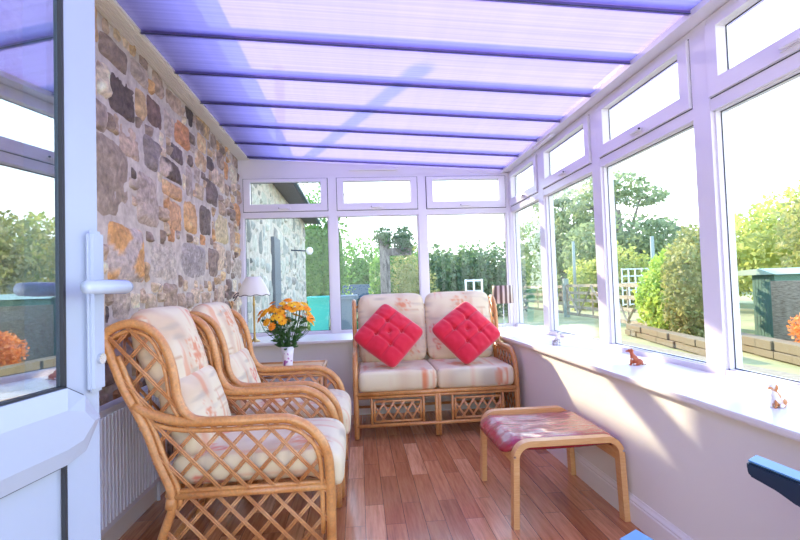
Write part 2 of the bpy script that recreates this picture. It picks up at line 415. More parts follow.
# roof: slope from (x=-1.1,z=2.555) to (1.6,z=2.415)
def rz_(x): return 2.548+(x+1.1)*(2.395-2.548)/2.7
roof = empty('ceiling', (0, 0, 0), kind='structure', label='lean-to roof of lilac tinted polycarbonate panels')
bars = [YN, -.31, .19, .69, 1.19, 1.69, 2.18, 2.70, 3.19, 3.70, 4.20, 4.71, 5.22, 5.42]
for a, b in zip(bars, bars[1:]):
    bm = B()
    xa, xb = XL-.02, 1.86
    pts = [(xa, a, rz_(xa)), (xb, a, rz_(xb)), (xb, b, rz_(xb)), (xa, b, rz_(xa))]
    fs = prism(bm, [(p[0], p[1], p[2]+.006) for p in pts], (0, 0, .016))
    for f in bm.faces:
        f.material_index = 0 if f.normal.z < -.5 else 1
    new_obj('roof_panel', bm, None, roof, mats=[M['poly'], M['poly_top']])
for b in bars[1:-1]:
    bm = B()
    xa, xb = XL+.11, 1.80
    for (w, z0, z1) in ((.008, -.010, .03),):
        prism(bm, [(xa, b-w, rz_(xa)+z0), (xb, b-w, rz_(xb)+z0), (xb, b-w, rz_(xb)+.005), (xa, b-w, rz_(xa)+.005)], (0, 2*w, 0))
    o = new_obj('glazing_bar', bm, M['poly_bar'], roof)
    bm = B(); prism(bm, [(xa, b-.012, rz_(xa)-.012), (1.60, b-.012, rz_(1.6)-.012), (1.60, b-.012, rz_(1.6)-.0095), (xa, b-.012, rz_(xa)-.0095)], (0, .005, 0))
    new_obj('gasket', bm, M['gutter'], o)
    bm = B()
    prism(bm, [(xa, b-.03, rz_(xa)+.023), (xb, b-.03, rz_(xb)+.023), (xb, b-.03, rz_(xb)+.035), (xa, b-.03, rz_(xa)+.035)], (0, .06, 0))
    new_obj('capping', bm, M['poly_bar'], o)
# far gable infill above the windows
bm = B()
prism(bm, [(XL, YW-.0, 2.365), (XW+.06, YW, 2.365), (XW+.06, YW, rz_(XW)+.002), (XL, YW, rz_(XL)+.002)], (0, .1, 0))
struct('trim_5', bm, M['pvc'], label='white infill panel between far windows and roof')
bm = B(); box(bm, (-.06, YW-.03, 2.408), (.45, YW, 2.428), bev=.004)
tag(new_obj('trickle_vent', bm, M['pvc']), 'long thin white vent strip above the far windows', 'vent')

# ---------------------------------------------------------------- windows
Z0, Z1, Z2, Z3, Z4, Z5 = HS, .727, 1.925, 2.066, 2.30, 2.37
wn = [0]
def window(to, u0, u1, label, leftpost=.055, rightpost=.055):
    """to(u,d,z): u along wall, d outward"""
    wn[0] += 1
    root = empty('window_%d' % wn[0], to((u0+u1)/2, 0, HS), kind='structure', label=label)
    off = root.location.copy()
    def fin(name, bm, m, parent=root, smooth=False):
        bmesh.ops.recalc_face_normals(bm, faces=bm.faces)
        for v_ in bm.verts: v_.co -= off
        return new_obj(name, bm, m, parent, smooth)
    def bx(bm, a, b, bev=0):
        p, q = to(*a), to(*b); box(bm, p, q, bev=bev)
    gl, gr = u0+leftpost, u1-rightpost
    bm = B()
    bx(bm, (u0, 0, Z0), (gl-.012, .09, Z5)); bx(bm, (gr+.012, 0, Z0), (u1, .09, Z5))
    bx(bm, (gl-.014, .002, Z0), (gr+.014, .09, Z1-.004)); bx(bm, (gl-.014, .002, Z5-.03), (gr+.014, .09, Z5))
    bx(bm, (gl-.014, .002, Z2+.004), (gr+.014, .09, Z2+.06))
    # sloped glazing beads round the fixed light
    bx(bm, (gl-.014, .018, Z1-.006), (gl, .06, Z2+.006)); bx(bm, (gr, .018, Z1-.006), (gr+.014, .06, Z2+.006))
    bx(bm, (gl-.014, .018, Z1-.014), (gr+.014, .06, Z1)); bx(bm, (gl-.014, .018, Z2), (gr+.014, .06, Z2+.014))
    fin('window_frame', bm, M['pvc'])
    # opening top light
    s0, s1, t0, t1 = gl-.004, gr+.004, Z2+.066, Z5-.036
    g0, g1 = s0+.07, s1-.07
    bm = B()
    bx(bm, (s0, -.014, t0), (g0, .05, t1), .004); bx(bm, (g1, -.014, t0), (s1, .05, t1), .004)
    bx(bm, (g0-.006, -.014, t0), (g1+.006, .05, Z3), .004); bx(bm, (g0-.006, -.014, Z4), (g1+.006, .05, t1), .004)
    sash = fin('sash', bm, M['pvc'])
    bm = B(); e = .007
    bx(bm, (s0-e, .004, t0-e), (s1+e, .012, t0)); bx(bm, (s0-e, .004, t1), (s1+e, .012, t1+e))
    bx(bm, (s0-e, .004, t0), (s0, .012, t1)); bx(bm, (s1, .004, t0), (s1+e, .012, t1))
    for (a, b, c, d, dd) in ((gl, gr, Z1, Z2, .042), (g0, g1, Z3, Z4, .036)):
        bx(bm, (a, dd, c), (b, dd+.003, c+.004)); bx(bm, (a, dd, d-.004), (b, dd+.003, d)); bx(bm, (a, dd, c), (a+.004, dd+.003, d)); bx(bm, (b-.004, dd, c), (b, dd+.003, d))
    fin('seal', bm, M['seal'])
    bm = B(); bx(bm, (gl-.005, .045, Z1-.005), (gr+.005, .051, Z2+.005)); fin('pane', bm, M['glass'])
    bm = B(); bx(bm, (g0-.005, .038, Z3-.005), (g1+.005, .044, Z4+.005)); fin('pane', bm, M['glass'], sash)
    c = (u0+u1)/2
    bm = B(); bx(bm, (c-.05, -.022, t0+.018), (c+.05, -.014, t0+.042), .003)
    bx(bm, (c-.065, -.045, t0+.020), (c+.03, -.028, t0+.038), .005); bx(bm, (c-.065, -.03, t0+.02), (c-.04, -.018, t0+.038), .003)
    h = fin('window_handle', bm, M['pvc'], sash)
    bm = B(); bx(bm, (c-.072, -.042, t0+.024), (c-.064, -.03, t0+.034), .002); fin('lock_button', bm, M['seal'], h)
names_b = ['far window with the stone house wall outside, left of the three', 'far window behind the left side of the sofa, middle of the three', 'far window behind the right side of the sofa, right of the three']
xs = [XL, -.25, .706, XW]
for k in range(3):
    window(lambda u, d, z: V((u, YW+d, z)), xs[k], xs[k+1], names_b[k], .055, .055)
ys = [YW, 4.38, 3.325, 2.25, 1.20, .15, YN]
nr = ['right hand window nearest the far corner', 'second right hand window from the far corner', 'third right hand window from the far corner, above the rust and white dog', 'large near right hand window above the tan and white dog', 'right hand window beside the camera', 'right hand window behind the camera']
for k in range(6):
    window(lambda u, d, z: V((XW+d, u, z)), ys[k+1], ys[k], nr[k], .072 if k < 5 else .05, .072 if k else .03)
for k in ((0.64, 1.66),):  # unseen near end, glazed to let in sky fill from behind
    window(lambda u, d, z: V((u, YN-.02-d, z)), k[0], k[1], 'unseen window added behind the camera for fill light', .055, .055)
# corner post
bm = B(); box(bm, (XW-.012, YW-.012, HS), (XW+.09, YW+.09, Z5)); struct('trim_6', bm, M['pvc'], label='white corner post between far and right hand windows')

# ---------------------------------------------------------------- open door on the left
dd = V((.133, .991, 0)).normalized(); dn = V((dd.y, -dd.x, 0))  # dn points into the room
hinge = V((-.395, .8, 0)) - dd*.80
door = empty('door_1', hinge, kind='structure', label='open white door with large pane and long handle plate at left')
def dpt(t, n, z):  # t measured back from the free edge
    return (V((-.395, .8, 0))-dd*t+dn*n)-hinge+V((0, 0, z))
def dbox(bm, t0, t1, n0, n1, z0, z1, bev=0):
    fs = prism(bm, [dpt(t0, n0, z0), dpt(t1, n0, z0), dpt(t1, n1, z0), dpt(t0, n1, z0)], (0, 0, z1-z0))
    if bev:
        es = list({e for f in fs for e in f.edges}); bmesh.ops.bevel(bm, geom=es, offset=bev, segments=2, affect='EDGES')
bm = B()
dbox(bm, 0, .074, -.06, 0, .03, 2.08, .003); dbox(bm, .72, .80, -.06, 0, .03, 2.08, .003)
dbox(bm, .07, .73, -.06, 0, 2.0, 2.08); dbox(bm, .07, .73, -.06, 0, .03, .14)
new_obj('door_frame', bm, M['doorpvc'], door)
bm = B()
out = [(.008, .972), (.041, 1.010), (.076, 1.028), (.72, 1.028), (.72, .925), (.077, .925), (.040, .932)]
seam = [(.0055, .972), (.040, 1.0125), (.0755, 1.0305), (.72, 1.0305), (.72, .9225), (.0765, .9225), (.039, .9295)]
inn = [(.032, .972), (.052, .990), (.086, 1.000), (.72, 1.000), (.72, .948), (.087, .948), (.056, .952)]
lo = [bm.verts.new(dpt(t, .001, z)) for t, z in out]; mid = [bm.verts.new(dpt(t, .005, z)) for t, z in out]; hi = [bm.verts.new(dpt(t, .013, z)) for t, z in inn]
for k in range(7):
    bm.faces.new((lo[k], lo[(k+1) % 7], mid[(k+1) % 7], mid[k])); bm.faces.new((mid[k], mid[(k+1) % 7], hi[(k+1) % 7], hi[k]))
bm.faces.new(hi); bm.faces.new(lo[::-1]); bmesh.ops.recalc_face_normals(bm, faces=bm.faces)
prism(bm, [dpt(t, -.06, z) for t, z in out[2:6]], dn*.0605)
sb = B(); prism(sb, [dpt(t, .0002, z) for t, z in seam], dn*.001); new_obj('rail_seam', sb, M['seal'], door)
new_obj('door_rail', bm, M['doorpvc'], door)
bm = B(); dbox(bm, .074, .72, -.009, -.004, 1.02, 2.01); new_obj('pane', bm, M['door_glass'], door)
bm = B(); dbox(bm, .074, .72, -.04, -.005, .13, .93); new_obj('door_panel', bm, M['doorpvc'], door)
bm = B()
for (a, b, z0, z1) in ((.073, .078, 1.028, 2.0), (.074, .72, 1.026, 1.031), (.073, .078, .14, .925)):
    dbox(bm, a, b, -.004, .0015, z0, z1)
new_obj('seal', bm, M['seal'], door)
bm = B(); dbox(bm, .002, .034, 0, .012, 1.012, 1.25, .005)
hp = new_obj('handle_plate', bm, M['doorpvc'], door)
bm = B()
tube(bm, [dpt(.018, .01, 1.165), dpt(.018, .050, 1.165)], .0085, 12)
tube(bm, [dpt(.008, .050, 1.165), dpt(.016, .051, 1.165), dpt(.05, .048, 1.165), dpt(.09, .042, 1.165)], .011, 12, rs=[.0085, .0105, .0105, .009])
new_obj('door_handle', bm, M['doorpvc'], hp, True)
bm = B(); tube(bm, [dpt(.018, .011, 1.06), dpt(.018, .017, 1.06)], .008, 12); new_obj('lock_cylinder', bm, M['chrome'], hp)

# ---------------------------------------------------------------- radiator
rad = empty('radiator', (XL+.09, 2.25, .13), label='white ribbed panel radiator low on the stone wall behind the near armchair', cat='radiator')
bm = B()
y0, y1, z0, z1 = 1.45, 3.0, 0.0, .53
box(bm, (-.01, y0-2.25, z0), (.004, y1-2.25, z1), bev=.004)
n = 46
for k in range(n):
    y = y0-2.25+.03+(y1-y0-.06)*k/(n-1)
    box(bm, (.0, y-.009, z0+.03), (.014, y+.009, z1-.03), bev=.004)
new_obj('front_panel', bm, M['white'], rad)
bm = B(); box(bm, (-.055, y0-2.25, z1-.012), (.008, y1-2.25, z1), bev=.003)
box(bm, (-.055, y0-2.25, z0+.02), (-.01, y0-2.24, z1)); box(bm, (-.055, y1-2.26, z0+.02), (-.01, y1-2.25, z1))
new_obj('top_grille', bm, M['white'], rad)
bm = B(); tube(bm, [(-.03, y1-2.28, z0+.01), (-.03, y1-2.28, -.13)], .009, 8); new_obj('pipe', bm, M['white'], rad); bm = B(); tube(bm, [(-.03, y0-2.22, z0+.01), (-.03, y0-2.22, -.13)], .009, 8)
new_obj('pipe', bm, M['white'], rad)

# ---------------------------------------------------------------- fabric cushions
CREAM = s2l(228, 214, 180); RUST = s2l(218, 120, 72); PINK = s2l(222, 84, 74); TAN = s2l(206, 172, 138); GREYG = s2l(176, 164, 146)
def lerp(a, b, t): return [x+(y-x)*t for x, y in zip(a, b)]
def fabric_colour(u, v, seed, motifs):
    """u,v metres on the cloth"""
    c = list(CREAM)
    k = noise.noise(V((u*5, v*7, seed))); c = lerp(c, TAN, max(0, min(1, (k-.05)*2.4))*.6)
    k = noise.noise(V((u*28, v*5, seed+9))); c = lerp(c, GREYG, max(0, min(1, (k-.2)*3))*.55)
    k = noise.noise(V((u*4, v*22, seed+19))); c = lerp(c, RUST, max(0, min(1, (k-.28)*4))*.5)
    for (mu, mv, s, kind) in motifs:
        du, dv = (u-mu)/s, (v-mv)/s; r = math.hypot(du, dv); a = math.atan2(dv, du)
        if r > 1.5: continue
        if kind == 0:   # red scrolled flower
            rr = .55+.35*math.cos(3*a+.5)
            t = 1-min(1, abs(r-rr)/.22)
            t = max(t, 1-min(1, abs(r-.25)/.15))
            c = lerp(c, PINK, max(0, t)*.85)
        elif kind == 1: # faded rust bloom
            q = noise.noise(V((u*34, v*34, seed+4)))*.9+.5*noise.noise(V((u*70, v*70, seed)))
            t = max(0, min(1, (q+.55-r*.65)*2.2))
            c = lerp(c, RUST, t*.75)
        else:           # brown stems
            t = 1-min(1, abs(math.sin(du*7)))*2.2
            if abs(dv) < .9 and abs(du) < .8: c = lerp(c, s2l(190, 140, 100), max(0, t)*.7)
    return c
def cushion(name, parent, size, m4, seed, motifs=(), nx=44, ny=44, puff=.5, crease=True, mat_=None, colour=None, disp=None, corner=6, drop=None, box=7, edge=1.35):
    """rounded box cushion: size (a,b,c) full extents; front faces +local z."""
    a, b, c = [s/2 for s in size]
    bm = B(); cl = bm.loops.layers.float_color.new('Col')
    def pt(u, v, side):
        e = max(abs(u), abs(v))
        ang = math.atan2(v, u); ca, sa = abs(math.cos(ang)), abs(math.sin(ang))
        rr = (ca**corner+sa**corner)**(-1/corner) if e > 0 else 1
        sq = rr/(1/max(ca, sa)) if e > 0 else 1
        k = 1+(sq-1)*e**3
        uu, vv = u*k, v*k
        h = max(0, 1-e**box)**.5
        h = c*h*(1-puff+puff*math.cos(uu*PI/2*.85)*math.cos(vv*PI/2*.85)) 
        if disp: h += disp(uu, vv, side)*min(1, (1-e)*8)
        w = .006*noise.noise(V((u*2.5+seed, v*2.5, side)))*min(1, (1-e)*6)
        p = V((uu*a, vv*b, side*(h+w)))
        if drop: p = drop(p)
        return p
    def warp(i, n):
        t = -1+2*i/n
        return math.copysign(1-(1-abs(t))**edge, t)
    g = {}
    for s in (1, -1):
        for i in range(nx+1):
            for j in range(ny+1):
                if s == -1 and (i in (0, nx) or j in (0, ny)): g[s, i, j] = g[1, i, j]; continue
                g[s, i, j] = bm.verts.new(pt(warp(i, nx), warp(j, ny), s))
    for s in (1, -1):
        for i in range(nx):
            for j in range(ny):
                q = [g[s, i, j], g[s, i+1, j], g[s, i+1, j+1], g[s, i, j+1]]
                if s == -1: q.reverse()
                f = bm.faces.new(q); f.smooth = True
                for l in f.loops:
                    p = l.vert.co
                    cc = colour if colour else fabric_colour(p.x, p.y-(p.z if abs(p.y) > b*.93 else 0), seed, motifs)
                    l[cl] = (*cc, 1)
    bmesh.ops.transform(bm, matrix=m4, verts=bm.verts)
    return new_obj(name, bm, mat_ or M['linen'], parent)
def frame4(o, x, y, z):
    x, y, z = V(x).normalized(), V(y).normalized(), V(z).normalized()
    return Matrix(((x.x, y.x, z.x, o[0]), (x.y, y.y, z.y, o[1]), (x.z, y.z, z.z, o[2]), (0, 0, 0, 1)))

# ---------------------------------------------------------------- cane side frames (x = forward, origin under the middle, z up)
EAR = [(-.44, .975), (-.425, 1.012), (-.372, 1.038), (-.325, 1.041), (-.271, 1.021), (-.23, .984), (-.203, .934), (-.184, .877), (-.171, .813), (-.163, .75), (-.14, .69), (-.10, .65), (-.04, .636)]
POST = [(-.44, .985), (-.395, .858), (-.362, .773), (-.287, .624), (-.238, .486), (-.190, .369), (-.188, .297), (-.223, .197), (-.28, .02)]
ARM = [(-.332, .713), (-.24, .668), (-.128, .640), (.061, .634), (.22, .634), (.292, .626), (.369, .583), (.425, .501), (.441, .364), (.44, .01)]
def inside(p, poly):
    c = False; n = len(poly)
    for i in range(n):
        (x1, y1), (x2, y2) = poly[i], poly[(i+1) % n]
        if (y1 > p[1]) != (y2 > p[1]) and p[0] < (x2-x1)*(p[1]-y1)/(y2-y1)+x1: c = not c
    return c
def lattice(bm, poly, to3, spacing=.085, ang=50, r=.0042, pair=.0085, off=.006, step=.004, ph=0):
    xs_ = [p[0] for p in poly]; zs_ = [p[1] for p in poly]
    cx, cz = (min(xs_)+max(xs_))/2, (min(zs_)+max(zs_))/2; L = math.hypot(max(xs_)-min(xs_), max(zs_)-min(zs_))
    for sgn in (1, -1):
        a = math.radians(ang)*sgn; d = (math.cos(a), math.sin(a)); nrm = (-d[1], d[0])
        k = -int(L/spacing)
        while k*spacing < L:
            o = k*spacing+ph
            k += 1
            for q in (-pair/2, pair/2):
                run = None; t = -L
                while t <= L:
                    p = (cx+nrm[0]*(o+q)+d[0]*t, cz+nrm[1]*(o+q)+d[1]*t)
                    ins = inside(p, poly)
                    if ins and run is None: run = p
                    if (not ins or t+step > L) and run is not None:
                        if math.hypot(p[0]-run[0], p[1]-run[1]) > .015:
                            tube(bm, [to3(run[0], run[1], sgn*off), to3(p[0], p[1], sgn*off)], r, 6)
                        run = None
                    t += step
def sp(pts, n=5):
    return [(p.x, p.y) for p in smoothpath([(a, b, 0) for a, b in pts], n)]
def offset(pts, d):
    out = []
    for i, p in enumerate(pts):
        a = pts[max(0, i-1)]; b = pts[min(len(pts)-1, i+1)]
        t = V((b[0]-a[0], b[1]-a[1])); t.normalize() if t.length else None
        out.append((p[0]-t.y*d, p[1]+t.x*d))
    return out
def side_frame(root, y, sy, fx=1.0):
    """y = side position; sy=+1 if the outside of the chair is +y"""
    to3 = lambda x, z, o=0: V((x*fx, y+o, z))
    ear, post, arm = sp(EAR), sp(POST), sp(ARM)
    bm = B(); tube(bm, [to3(*p) for p in ear], .0185, 10)
    i = offset(ear, -.0) ; inner = [q for q in offset(ear, -.03) if q[1] > .66][2:]
    tube(bm, [to3(*p) for p in inner], .0085, 8)
    new_obj('ear_frame', bm, M['cane'], root, True)
    bm = B(); tube(bm, [to3(*p) for p in post], .0185, 10)
    tube(bm, [to3(*p) for p in offset(post, .028) if .30 < p[1] < .94], .0105, 8)
    tube(bm, [to3(-.188, .34), to3(-.195, .30)], .022, 10)
    new_obj('rear_leg', bm, M['cane'], root, True)
    bm = B(); tube(bm, [to3(*p) for p in arm], .0205, 10)
    inner = [q for q in offset(arm, -.034) if q[0] > -.26]
    tube(bm, [to3(*p) for p in inner if p[1] > .1], .0105, 8)
    new_obj('armrest', bm, M['cane'], root, True)
    bm = B(); tube(bm, [to3(-.185, .347), to3(.44, .347)], .015, 8); tube(bm, [to3(-.185, .366), to3(.44, .366)], .010, 8)
    new_obj('side_rail', bm, M['cane'], root, True); bm = B()
    tube(bm, [to3(-.245, .115), to3(.44, .115)], .0125, 8)
    new_obj('lower_rail', bm, M['cane'], root, True)
    bm = B()
    ps = sp(POST, 3)
    p1 = [q for q in ps if q[1] > .735] + [(-.332, .713), (-.24, .668), (-.15, .65)] + [q for q in reversed(sp(EAR, 3)) if q[1] > .68]
    lattice(bm, p1, to3, .078, 48)
    new_obj('ear_lattice', bm, M['cane_thin'], root, True); bm = B()
    p2 = [(-.3, .66)] + [q for q in ps if .36 < q[1] < .66] + [(.44, .36)] + [q for q in reversed(sp(ARM, 3)) if q[1] > .4]
    lattice(bm, p2, to3, .076, 47)
    new_obj('arm_lattice', bm, M['cane_thin'], root, True); bm = B()
    p3 = [(-.19, .34), (-.205, .24), (-.25, .12), (.44, .12), (.44, .34)]
    lattice(bm, p3, to3, .078, 47)
    new_obj('side_lattice', bm, M['cane_thin'], root, True)

def rails(root, W, lst):
    for x, z, r in lst:
        b_ = B(); tube(b_, [(x, -W, z), (x, W, z)], r, 8); new_obj('cross_rail', b_, M['cane'], root, True)
def armchair(loc, label, seed, mot):
    root = empty('cane_armchair', loc, label=label, cat='armchair', group='cane armchairs along the stone wall')
    W = .30
    side_frame(root, -W, -1); side_frame(root, W, 1)
    bm = B()
    rails(root, W, [(.43, .347, .016), (.43, .115, .012), (-.2, .35, .016), (-.24, .115, .012), (-.44, .985, .015)]+[(-.2+.12*k+.02, .345, .008) for k in range(5)])
    bm = B(); to3 = lambda a, b, o=0: V((.43+o, a, b))
    lattice(bm, [(-.28, .125), (.28, .125), (.28, .34), (-.28, .34)], to3, .078, 50)
    new_obj('front_lattice', bm, M['cane_thin'], root, True); bm = B()
    to3b = lambda a, b, o=0: V((-.40+(b-.95)*-.37+o-.035, a, b))
    lattice(bm, [(-.28, .45), (.28, .45), (.28, .97), (-.28, .97)], to3b, .09, 50)
    new_obj('back_lattice', bm, M['cane_thin'], root, True)
    # seat cushion, front lip drooping over the rail
    def drop(p):
        k = max(0, (p.x-.22)/.12); 
        if k > 0: p = V((p.x+.01*min(k, 1), p.y, p.z-.02*k*k-(.045*min(1, k) if p.z < 0 else 0)))
        return p
    cushion('seat_cushion', root, (.70, .555, .145), Matrix.Translation((.135, 0, .432)), seed, mot[0], box=16, corner=12, edge=1.9, puff=.12, drop=drop)
    # back: upper pad over the rear rail and lower lumbar pad
    ax = V((.32, 0, -1)).normalized(); nz = V((1, 0, .32)).normalized()
    cushion('back_cushion', root, (.40, .545, .17), frame4((-.285, 0, .905), -ax, (0, 1, 0), -V((1, 0, .32))) @ Matrix.Rotation(PI, 4, 'Y'), seed+3, mot[1], puff=.3)
    cushion('back_cushion', root, (.36, .55, .17), frame4((-.175, 0, .63), ax, (0, 1, 0), ax.cross(V((0, 1, 0)))), seed+5, mot[2], puff=.3)
    return root
armchair((-.58, 2.40, 0), 'cane armchair with floral cushions nearest the open door, in front of the radiator', 3,
         [[(-.15, .1, .10, 0), (.2, -.15, .08, 1), (-.2, -.2, .07, 0), (.1, .22, .06, 1)], [(.05, .05, .09, 1), (.02, -.2, .06, 2), (-.12, .2, .06, 0)], [(0, .1, .09, 2), (.05, -.1, .06, 1)]])
armchair((-.565, 3.125, 0), 'farther cane armchair with floral cushions, beside the flower vase table', 23,
         [[(-.1, -.1, .09, 1), (.15, .12, .07, 0)], [(-.08, .02, .08, 1), (.1, -.15, .06, 2)], [(.02, .05, .08, 0)]])

# ---------------------------------------------------------------- two seat sofa, built facing +x and turned to face the room
sofa = empty('cane_sofa', (.585, 4.245, 0), rz=-PI/2, label='two seat cane sofa with floral cushions in front of the far windows', cat='sofa')
W = .63
side_frame(sofa, -W, -1, .86); side_frame(sofa, W, 1, .86)
bm = B(); X0 = .385
rails(sofa, W, [(X0, .345, .017), (X0, .318, .011), (X0, .105, .014), (-.17, .35, .016), (-.2, .115, .012), (-.378, .985, .013)])
for y in (-.012, .012): tube(bm, [(X0, y, .33), (X0, y, .01)], .013, 8)
new_obj('centre_leg', bm, M['cane'], sofa, True)
for y in (-.29, 0, .29): bm = B(); tube(bm, [(-.17, y, .345), (X0, y, .345)], .01, 6); new_obj('seat_slat', bm, M['cane'], sofa, True)
for y0, y1 in ((.135, .49), (-.49, -.135)):
    bm = B()
    for a, b in (((y0, .135), (y1, .135)), ((y0, .285), (y1, .285)), ((y0, .135), (y0, .285)), ((y1, .135), (y1, .285))):
        tube(bm, [(X0, *a), (X0, *b)], .009, 8)
    for y in (y0-.022, y1+.022): tube(bm, [(X0, y, .11), (X0, y, .315)], .010, 8)
    fr = new_obj('apron_panel', bm, M['cane'], sofa, True)
    bm = B(); lattice(bm, [(y0, .135), (y1, .135), (y1, .285), (y0, .285)], lambda a, b, o=0: V((X0+o*.6, a, b)), .062, 56, r=.0045, pair=.007)
    new_obj('lattice', bm, M['cane_thin'], fr, True)
bm = B(); lattice(bm, [(-.6, .45), (.6, .45), (.6, .97), (-.6, .97)], lambda a, b, o=0: V((-.345+(b-.95)*-.33+o-.035, a, b)), .09, 50)
new_obj('back_lattice', bm, M['cane_thin'], sofa, True)
mots = [[(.27, .12, .055, 0), (.25, -.16, .06, 2)], [(.27, -.02, .05, 0), (.25, .2, .06, 2)]]
for k, yc in enumerate((.305, -.305)):
    mm = [(.20, -.10 if k == 0 else .0, .06, 0), (.0, .1, .08, 1), (.28, .12, .06, 1)]
    # front face needs its own motif : placed near the front edge
    def drop(p): return p
    cushion('seat_cushion', sofa, (.69, .618, .165), Matrix.Translation((.07, yc, .438)), 40+k, [(.40, -.06 if k == 0 else .06, .05, 0), (.36, .2, .05, 1), (.1, -.1, .09, 1)], puff=.05, corner=16, box=30, edge=2.2)
ax = V((.24, 0, -1)).normalized()
for k, yc in enumerate((.30, -.30)):
    mt = [(-.19, .0 if k == 0 else .1, .07, 1), (.02, -.25, .05, 0), (-.05, -.12, .06, 2), (-.12, .2, .05, 2), (.16, -.2, .06, 0), (.2, .15, .06, 1)]
    cushion('back_cushion', sofa, (.62, .598, .17), frame4((-.20, yc, .80), ax, (0, 1, 0), ax.cross(V((0, 1, 0)))), 50+k*7, mt, puff=.3, corner=7)

# red tufted cushions
def tuft(seed):
    r = random.Random(seed)
    btn = [(0, 0), (.34, .34), (-.34, .34), (.34, -.34), (-.34, -.34)]
    def d(u, v, s):
        h = 0
        for (bx_, by_) in btn:
            q = math.hypot(u-bx_, v-by_); h -= .030*math.exp(-(q/.085)**2)
        for L_ in (-.34, .34):
            h -= .013*math.exp(-((u-L_)/.05)**2); h -= .013*math.exp(-((v-L_)/.05)**2)
        q = math.hypot(u, v)
        h += .004*noise.noise(V((u*6+seed, v*6, 1)))
        h -= .006*math.exp(-((abs(u)-abs(v))/.05)**2)*math.exp(-(q/.35)**2)
        return h
    return d
def red_cushion(c, rot, lean, seed, label):
    root = empty('tufted_cushion', c, label=label, cat='cushion', group='red cushions on the sofa')
    zz = V((0, -math.cos(lean), math.sin(lean))); xx = V((1, 0, 0)); yy = zz.cross(xx)
    m4 = frame4((0, 0, 0), xx, yy, zz) @ Matrix.Rotation(rot, 4, 'Z')
    cushion('cover', root, (.43, .43, .15), m4, seed, puff=.3, mat_=M['red'], colour=(.7, .03, .06), disp=tuft(seed), nx=60, ny=60, corner=9)
    for bx_, by_ in ((0, 0), (.34, .34), (-.34, .34), (.34, -.34), (-.34, -.34)):
        bm = B(); p = m4 @ V((bx_*.215, by_*.215, .045-.008*(abs(bx_) > .1))); ellipsoid(bm, p, (.007, .007, .007), 2)
        new_obj('button', bm, M['red'], root, True)
    return root
red_cushion((.232, 4.075, .772), math.radians(48.5), math.radians(31), 1, 'red tufted square cushion standing on its corner at the left of the sofa')
red_cushion((.872, 4.075, .770), math.radians(38), math.radians(31), 4, 'red tufted square cushion propped on its corner at the right of the sofa')

# ---------------------------------------------------------------- footstool
stool = empty('footstool', (.975, 2.655, 0), label='bentwood footstool with worn red leather pad in front of the sofa', cat='footstool')
def bent(y):
    outl = []
    n = 10; x0, x1, zt, rr = -.285, .285, .405, .085
    t = .028
    path = [(x0, 0)]
    for k in range(n+1):
        a = PI-PI/2*k/n; path.append((x0+.012+rr+rr*math.cos(a), zt-rr+rr*math.sin(a)))
    for k in range(n+1):
        a = PI/2-PI/2*k/n; path.append((x1-.012-rr+rr*math.cos(a), zt-rr+rr*math.sin(a)))
    path.append((x1, 0))
    inner = offset(path, -t)
    inner[0] = (path[0][0]+t, 0); inner[-1] = (path[-1][0]-t, 0)
    bm = B()
    for i in range(len(path)-1):
        a, b, c, d = path[i], path[i+1], inner[i+1], inner[i]
        prism(bm, [(a[0], y-.025, a[1]), (b[0], y-.025, b[1]), (c[0], y-.025, c[1]), (d[0], y-.025, d[1])], (0, .05, 0))
    bmesh.ops.remove_doubles(bm, verts=bm.verts, dist=.0003)
    fr = new_obj('bentwood_frame', bm, M['birch'], stool)
    for x in (x0+.018, x1-.018):
        s = -1 if y < 0 else 1
        bm = B(); tube(bm, [(x, y+s*.0245, .335), (x, y+s*.0265, .335)], .006, 10)
        new_obj('screw', bm, M['chrome'], fr)
bent(-.30); bent(.30)
for x in (-.262, .245):
    bm = B(); box(bm, (x, -.28, .285), (x+.018, .28, .335)); new_obj('cross_rail', bm, M['birch'], stool)
def sag(p):
    ex = abs(p.x)/.3
    p = V((p.x, p.y, p.z-.012*math.cos(min(1, ex)*PI/2)))
    if p.x < -.24: p.z -= .5*(-.24-p.x)
    if p.x > .24: p.z -= .6*(p.x-.24)
    return p
cushion('leather_pad', stool, (.62, .54, .075), Matrix.Translation((0, 0, .372)), 3, puff=.12, mat_=M['leather'], colour=(.4, .03, .06), corner=9, drop=sag,
        disp=lambda u, v, s: .0022*noise.noise(V((u*3, v*9, 5)))+.0015*noise.noise(V((u*9, v*3, 2))))

# ---------------------------------------------------------------- side table, vase, flowers
tb = empty('side_table', (-.54, 3.86, 0), label='small cane side table with a pale top between far armchair and back wall', cat='table')
bm = B(); box(bm, (-.25, -.22, .565), (.25, .22, .578)); new_obj('tabletop', bm, M['birch'], tb)
bm = B()
for a, b in (((-.26, -.23), (.26, -.23)), ((.26, -.23), (.26, .23)), ((.26, .23), (-.26, .23)), ((-.26, .23), (-.26, -.23))):
    for z, r in ((.575, .016), (.545, .009)): tube(bm, [(a[0], a[1], z), (b[0], b[1], z)], r, 8)
    b2 = B(); tube(b2, [(a[0], a[1], .2), (b[0], b[1], .2)], .010, 8); new_obj('stretcher', b2, M['cane'], tb, True)
new_obj('rim', bm, M['cane'], tb, True)
for sx in (-1, 1):
    for sy in (-1, 1):
        bm = B(); tube(bm, [(sx*.25, sy*.22, .56), (sx*.25, sy*.22, .01)], .015, 8); new_obj('leg', bm, M['cane'], tb, True)
bm = B(); lathe(bm, [(.028, 0), (.032, .003), (.034, .02), (.040, .10), (.049, .168), (.046, .168), (.038, .10), (.028, .02), (.001, .015)], seg=28)
vs = new_obj('vase', bm, M['vase'], None, True); vs.location = (-.535, 3.76, .5785)
